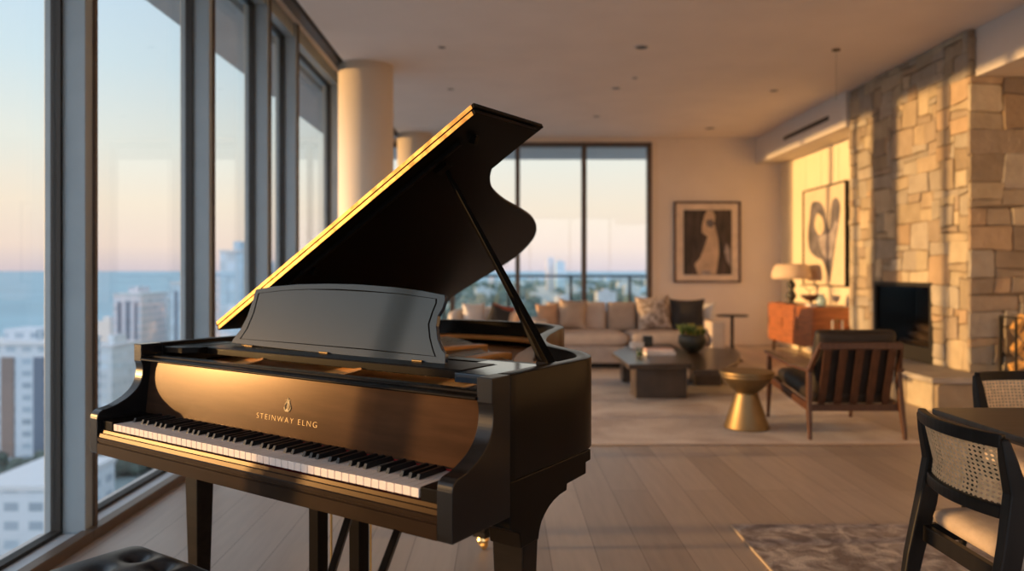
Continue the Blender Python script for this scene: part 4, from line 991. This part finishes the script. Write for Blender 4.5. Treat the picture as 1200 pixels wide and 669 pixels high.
# ------------------------------------------------------------------ the city and the sea below
GZ = -50.0
struct(MB().box((-60000,-20000,GZ-3),(60000,60000,GZ-1.2)).build('sea', SEA), 'calm teal sea reaching the horizon')
struct(MB().prism([(-700,-200,GZ-1.5),(-420,330,GZ-1.5),(-300,560,GZ-1.5),(-150,700,GZ-1.5),(-60,1200,GZ-1.5),(-200,2400,GZ-1.5),(300,5200,GZ-1.5),(5200,7000,GZ-1.5),(5200,-200,GZ-1.5)], (0,0,1.5)).build('ground_city', LAND), 'low coastal city ground far below')
def building(px0, px1, ytop, dist, depth, m, lb, group=None, cap=True, strips=(), zbase=GZ):
    a = on_y(px0, ytop, dist); b = on_y(px1, ytop, dist); w = b.x-a.x; h = a.z-zbase
    o = empty('apartment_tower' if h > 25 else 'city_building', ((a.x+b.x)/2, dist+depth/2, zbase), 0, lb, 'building', group)
    body = MB().box((-w/2,-depth/2,0),(w/2,depth/2,h)).build('body', m, o)
    mb = MB().box((-w/2-.3,-depth/2-.3,h),(w/2+.3,depth/2+.3,h+.9)); mb.build('parapet', ROOFM, o)
    if cap: MB().box((-w*.2,-depth*.25,h+.9),(w*.15,depth*.2,h+4)).build('roof_house', m, o)
    for s0, s1, mm in strips:
        xa, xb = (s0-CX)/F*dist-(a.x+b.x)/2, (s1-CX)/F*dist-(a.x+b.x)/2
        MB().box((xa,-depth/2-.4,2),(xb,-depth/2+.1,h-3)).build('window_bay', mm, o)
    return o
building(-45, 66, 405, 200, 22, FAC_WHITE, 'white high rise with brown and navy window bays in the first left pane', strips=[(2,17,WSTRIP),(40,52,WSTRIP2),(-30,-16,WSTRIP)])
building(-30, 63, 575, 128, 20, FAC_WHITE, 'low white apartment complex nearest below the left window', cap=False)
building(30, 62, 556, 150, 14, FAC_WHITE, 'small white block directly behind the low white complex', cap=False)
building(133, 165, 346, 350, 26, FAC_PINK, 'pale pink tower seen through the second left pane', strips=[(138,142,WSTRIP2),(148,152,WSTRIP2),(158,161,WSTRIP2)])
building(169, 196, 352, 390, 30, FAC_GREY, 'grey striped tower right of the pale pink tower', strips=[(172,177,WSTRIP2),(181,184,WSTRIP2),(189,192,WSTRIP2)])
building(200, 226, 333, 330, 30, FAC_BLUE, 'tall blue tower at the right of the second left pane', strips=[(205,208,WSTRIP2),(213,216,WSTRIP2)])
building(258, 284, 296, 250, 24, FAC_BLUE, 'tallest blue glass tower rising above the horizon in the third pane')
building(285, 318, 318, 284, 24, FAC_WHITE, 'white tower beside the tallest blue glass tower')
building(240, 262, 330, 300, 24, FAC_PINK, 'pale tower left of the tallest blue glass tower')
building(112, 131, 408, 260, 20, FAC_GREY, 'grey tower at the left edge of the second pane')
building(641, 650, 303, 1500, 40, FAC_PINK, 'pinkish distant tower on the skyline in the far window')
building(652, 662, 307, 1450, 40, FAC_BLUE, 'bluish distant tower on the skyline in the far window')
rnd = random.Random(11); n = 0; PLACED = [(o.location.x, o.location.y, 22) for o in scn.objects if o.name.startswith(('apartment_tower','city_building'))]
def free(X, Y, r):
    if any((X-a)**2+(Y-b)**2 < (r+c)**2 for a, b, c in PLACED): return False
    PLACED.append((X, Y, r)); return True
def far_building(X, Y, w, d, h, m):
    o = empty('city_building', (X,Y,GZ), rnd.uniform(-.2,.2), 'small haze-tinted building in the distant low city', 'building', 'distant low city buildings')
    MB().box((-w/2,-d/2,0),(w/2,d/2,h)).box((-w/2-.3,-d/2-.3,h),(w/2+.3,d/2+.3,h+.8)).box((-w*.2,-d*.2,h+.8),(w*.2,d*.2,h+3.5)).build('body', m, o)
    return o
MS = [FAC_WHITE, FAC_PINK, FAC_GREY, FAC_BLUE, ROOFM]
for k in range(150):        # seen through the far window
    Y = 420*(9)**(rnd.random()); u = rnd.uniform(-.17,.23)
    if not free(u*Y, Y, 26): continue
    far_building(u*Y, Y, rnd.uniform(14,44), rnd.uniform(12,26), rnd.choice((6,8,10,14,18,26))*(1.0 if Y > 700 else .7), rnd.choice(MS))
for k in range(90):        # low blocks below the left windows
    Y = rnd.uniform(150,520); u = rnd.uniform(-.56,-.30)
    if not free(u*Y, Y, 14): continue
    far_building(u*Y, Y, rnd.uniform(9,22), rnd.uniform(9,20), rnd.choice((5,7,9,12,18)), rnd.choice(MS))
def trees(name, spots, r, seed, lb):
    q = random.Random(seed); mb = MB()
    for x, y in spots:
        if not free(x, y, r*.5): continue
        mb.blob((x, y, GZ+r*.7), (r*q.uniform(.7,1.1), r*q.uniform(.7,1.1), r*q.uniform(.6,1)), 9, 6, None, q.random(), .35)
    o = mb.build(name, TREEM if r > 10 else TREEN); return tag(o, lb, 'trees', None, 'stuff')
q = random.Random(3)
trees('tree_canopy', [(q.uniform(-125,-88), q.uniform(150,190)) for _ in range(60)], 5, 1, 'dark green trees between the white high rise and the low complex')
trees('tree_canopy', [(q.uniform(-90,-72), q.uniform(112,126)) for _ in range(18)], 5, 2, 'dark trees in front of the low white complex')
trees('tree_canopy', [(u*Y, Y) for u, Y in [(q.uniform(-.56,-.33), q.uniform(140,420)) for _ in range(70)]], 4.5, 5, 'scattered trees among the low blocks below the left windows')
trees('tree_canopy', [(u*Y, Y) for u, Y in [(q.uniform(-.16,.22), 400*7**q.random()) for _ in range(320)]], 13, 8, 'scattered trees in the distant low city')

# ------------------------------------------------------------------ sky, sun, camera
w = bpy.data.worlds.new('World'); scn.world = w; w.use_nodes = True; nt = w.node_tree; N = nt.nodes; L = nt.links; N.clear()
out = N.new('ShaderNodeOutputWorld'); bg = N.new('ShaderNodeBackground'); tc = N.new('ShaderNodeTexCoord'); sp = N.new('ShaderNodeSeparateXYZ')
L.new(tc.outputs['Generated'], sp.inputs[0])
def ramp(stops):
    r = N.new('ShaderNodeValToRGB'); e = r.color_ramp.elements
    while len(e) > 1: e.remove(e[-1])
    e[0].position, e[0].color = stops[0][0], stops[0][1]+(1,)
    for p, c in stops[1:]: x = e.new(p); x.color = c+(1,)
    return r
def s2l(r, g, b): return tuple(((c/255)/12.92 if c/255 < .04045 else ((c/255+.055)/1.055)**2.4) for c in (r, g, b))
mr = N.new('ShaderNodeMapRange'); mr.inputs[1].default_value = 0; mr.inputs[2].default_value = 1; L.new(sp.outputs[2], mr.inputs[0])
ra = ramp([(0,s2l(205,190,196)),(.03,s2l(233,211,198)),(.08,s2l(238,222,203)),(.15,s2l(226,227,219)),(.24,s2l(205,222,230)),(.36,s2l(190,214,235)),(.5,s2l(215,228,245)),(1,s2l(190,210,240))])
L.new(mr.outputs[0], ra.inputs[0])
# warmer and brighter towards the setting sun in the west (-X)
dt_ = N.new('ShaderNodeVectorMath'); dt_.operation = 'DOT_PRODUCT'; dt_.inputs[1].default_value = (-1,-.04,.05)
L.new(tc.outputs['Generated'], dt_.inputs[0])
m3 = N.new('ShaderNodeMapRange'); m3.inputs[1].default_value = .55; m3.inputs[2].default_value = 1.0; m3.inputs[3].default_value = 0; m3.inputs[4].default_value = 1; L.new(dt_.outputs['Value'], m3.inputs[0])
pw = N.new('ShaderNodeMath'); pw.operation = 'POWER'; pw.inputs[1].default_value = 5.0; L.new(m3.outputs[0], pw.inputs[0])
glow = N.new('ShaderNodeVectorMath'); glow.operation = 'SCALE'; glow.inputs[0].default_value = (10.0,5.2,2.2); iz = N.new('ShaderNodeMath'); iz.operation = 'SUBTRACT'; iz.inputs[0].default_value = 1.0; L.new(mr.outputs[0], iz.inputs[1])
i5 = N.new('ShaderNodeMath'); i5.operation = 'POWER'; i5.inputs[1].default_value = 9.0; L.new(iz.outputs[0], i5.inputs[0])
gm = N.new('ShaderNodeMath'); gm.operation = 'MULTIPLY'; L.new(pw.outputs[0], gm.inputs[0]); L.new(i5.outputs[0], gm.inputs[1]); L.new(gm.outputs[0], glow.inputs['Scale'])
ad = N.new('ShaderNodeVectorMath'); ad.operation = 'ADD'; L.new(ra.outputs[0], ad.inputs[0]); L.new(glow.outputs[0], ad.inputs[1])
# unseen sky behind the viewer, made brighter and bluer as added fill light
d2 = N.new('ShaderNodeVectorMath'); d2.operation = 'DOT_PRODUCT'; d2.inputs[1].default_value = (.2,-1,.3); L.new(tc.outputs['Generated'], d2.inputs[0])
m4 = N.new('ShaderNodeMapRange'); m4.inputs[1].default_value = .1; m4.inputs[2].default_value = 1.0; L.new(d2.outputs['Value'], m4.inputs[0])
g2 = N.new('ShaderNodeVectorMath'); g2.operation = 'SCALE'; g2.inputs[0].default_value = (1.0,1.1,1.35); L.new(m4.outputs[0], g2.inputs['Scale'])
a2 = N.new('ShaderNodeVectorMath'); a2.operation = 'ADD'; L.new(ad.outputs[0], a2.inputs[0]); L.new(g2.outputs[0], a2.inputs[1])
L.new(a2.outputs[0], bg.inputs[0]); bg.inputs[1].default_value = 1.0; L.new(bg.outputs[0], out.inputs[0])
sd = bpy.data.lights.new('evening_sun', 'SUN'); sd.energy = 5.0; sd.color = (1,.56,.21); sd.angle = R(1.2)
so_ = bpy.data.objects.new('evening_sun', sd); COL.objects.link(so_); so_.location = (-8,3,4)
so_.rotation_euler = Vector((1,.042,-.052)).to_track_quat('-Z','Y').to_euler()

cam = bpy.data.cameras.new('camera'); co = bpy.data.objects.new('camera', cam); COL.objects.link(co)
co.location = (0,0,H); co.rotation_euler = (R(90),0,0); cam.sensor_width = 36; cam.lens = F/1200*36
cam.shift_x = (600-CX)/1200; cam.shift_y = (CY-334.5)/1200; cam.clip_start = .05; cam.clip_end = 100000
cam.dof.use_dof = True; cam.dof.focus_distance = 2.05; cam.dof.aperture_fstop = 1.9
scn.camera = co
scn.view_settings.view_transform = 'Standard'; scn.view_settings.look = 'None'; scn.view_settings.gamma = 1; scn.view_settings.use_curve_mapping = False
scn.view_settings.exposure = 0.3
cy = scn.cycles; cy.use_denoising = True; cy.max_bounces = 12; cy.diffuse_bounces = 6; cy.glossy_bounces = 5; cy.transparent_max_bounces = 16
cy.caustics_reflective = False; cy.caustics_refractive = False; cy.sample_clamp_indirect = 6
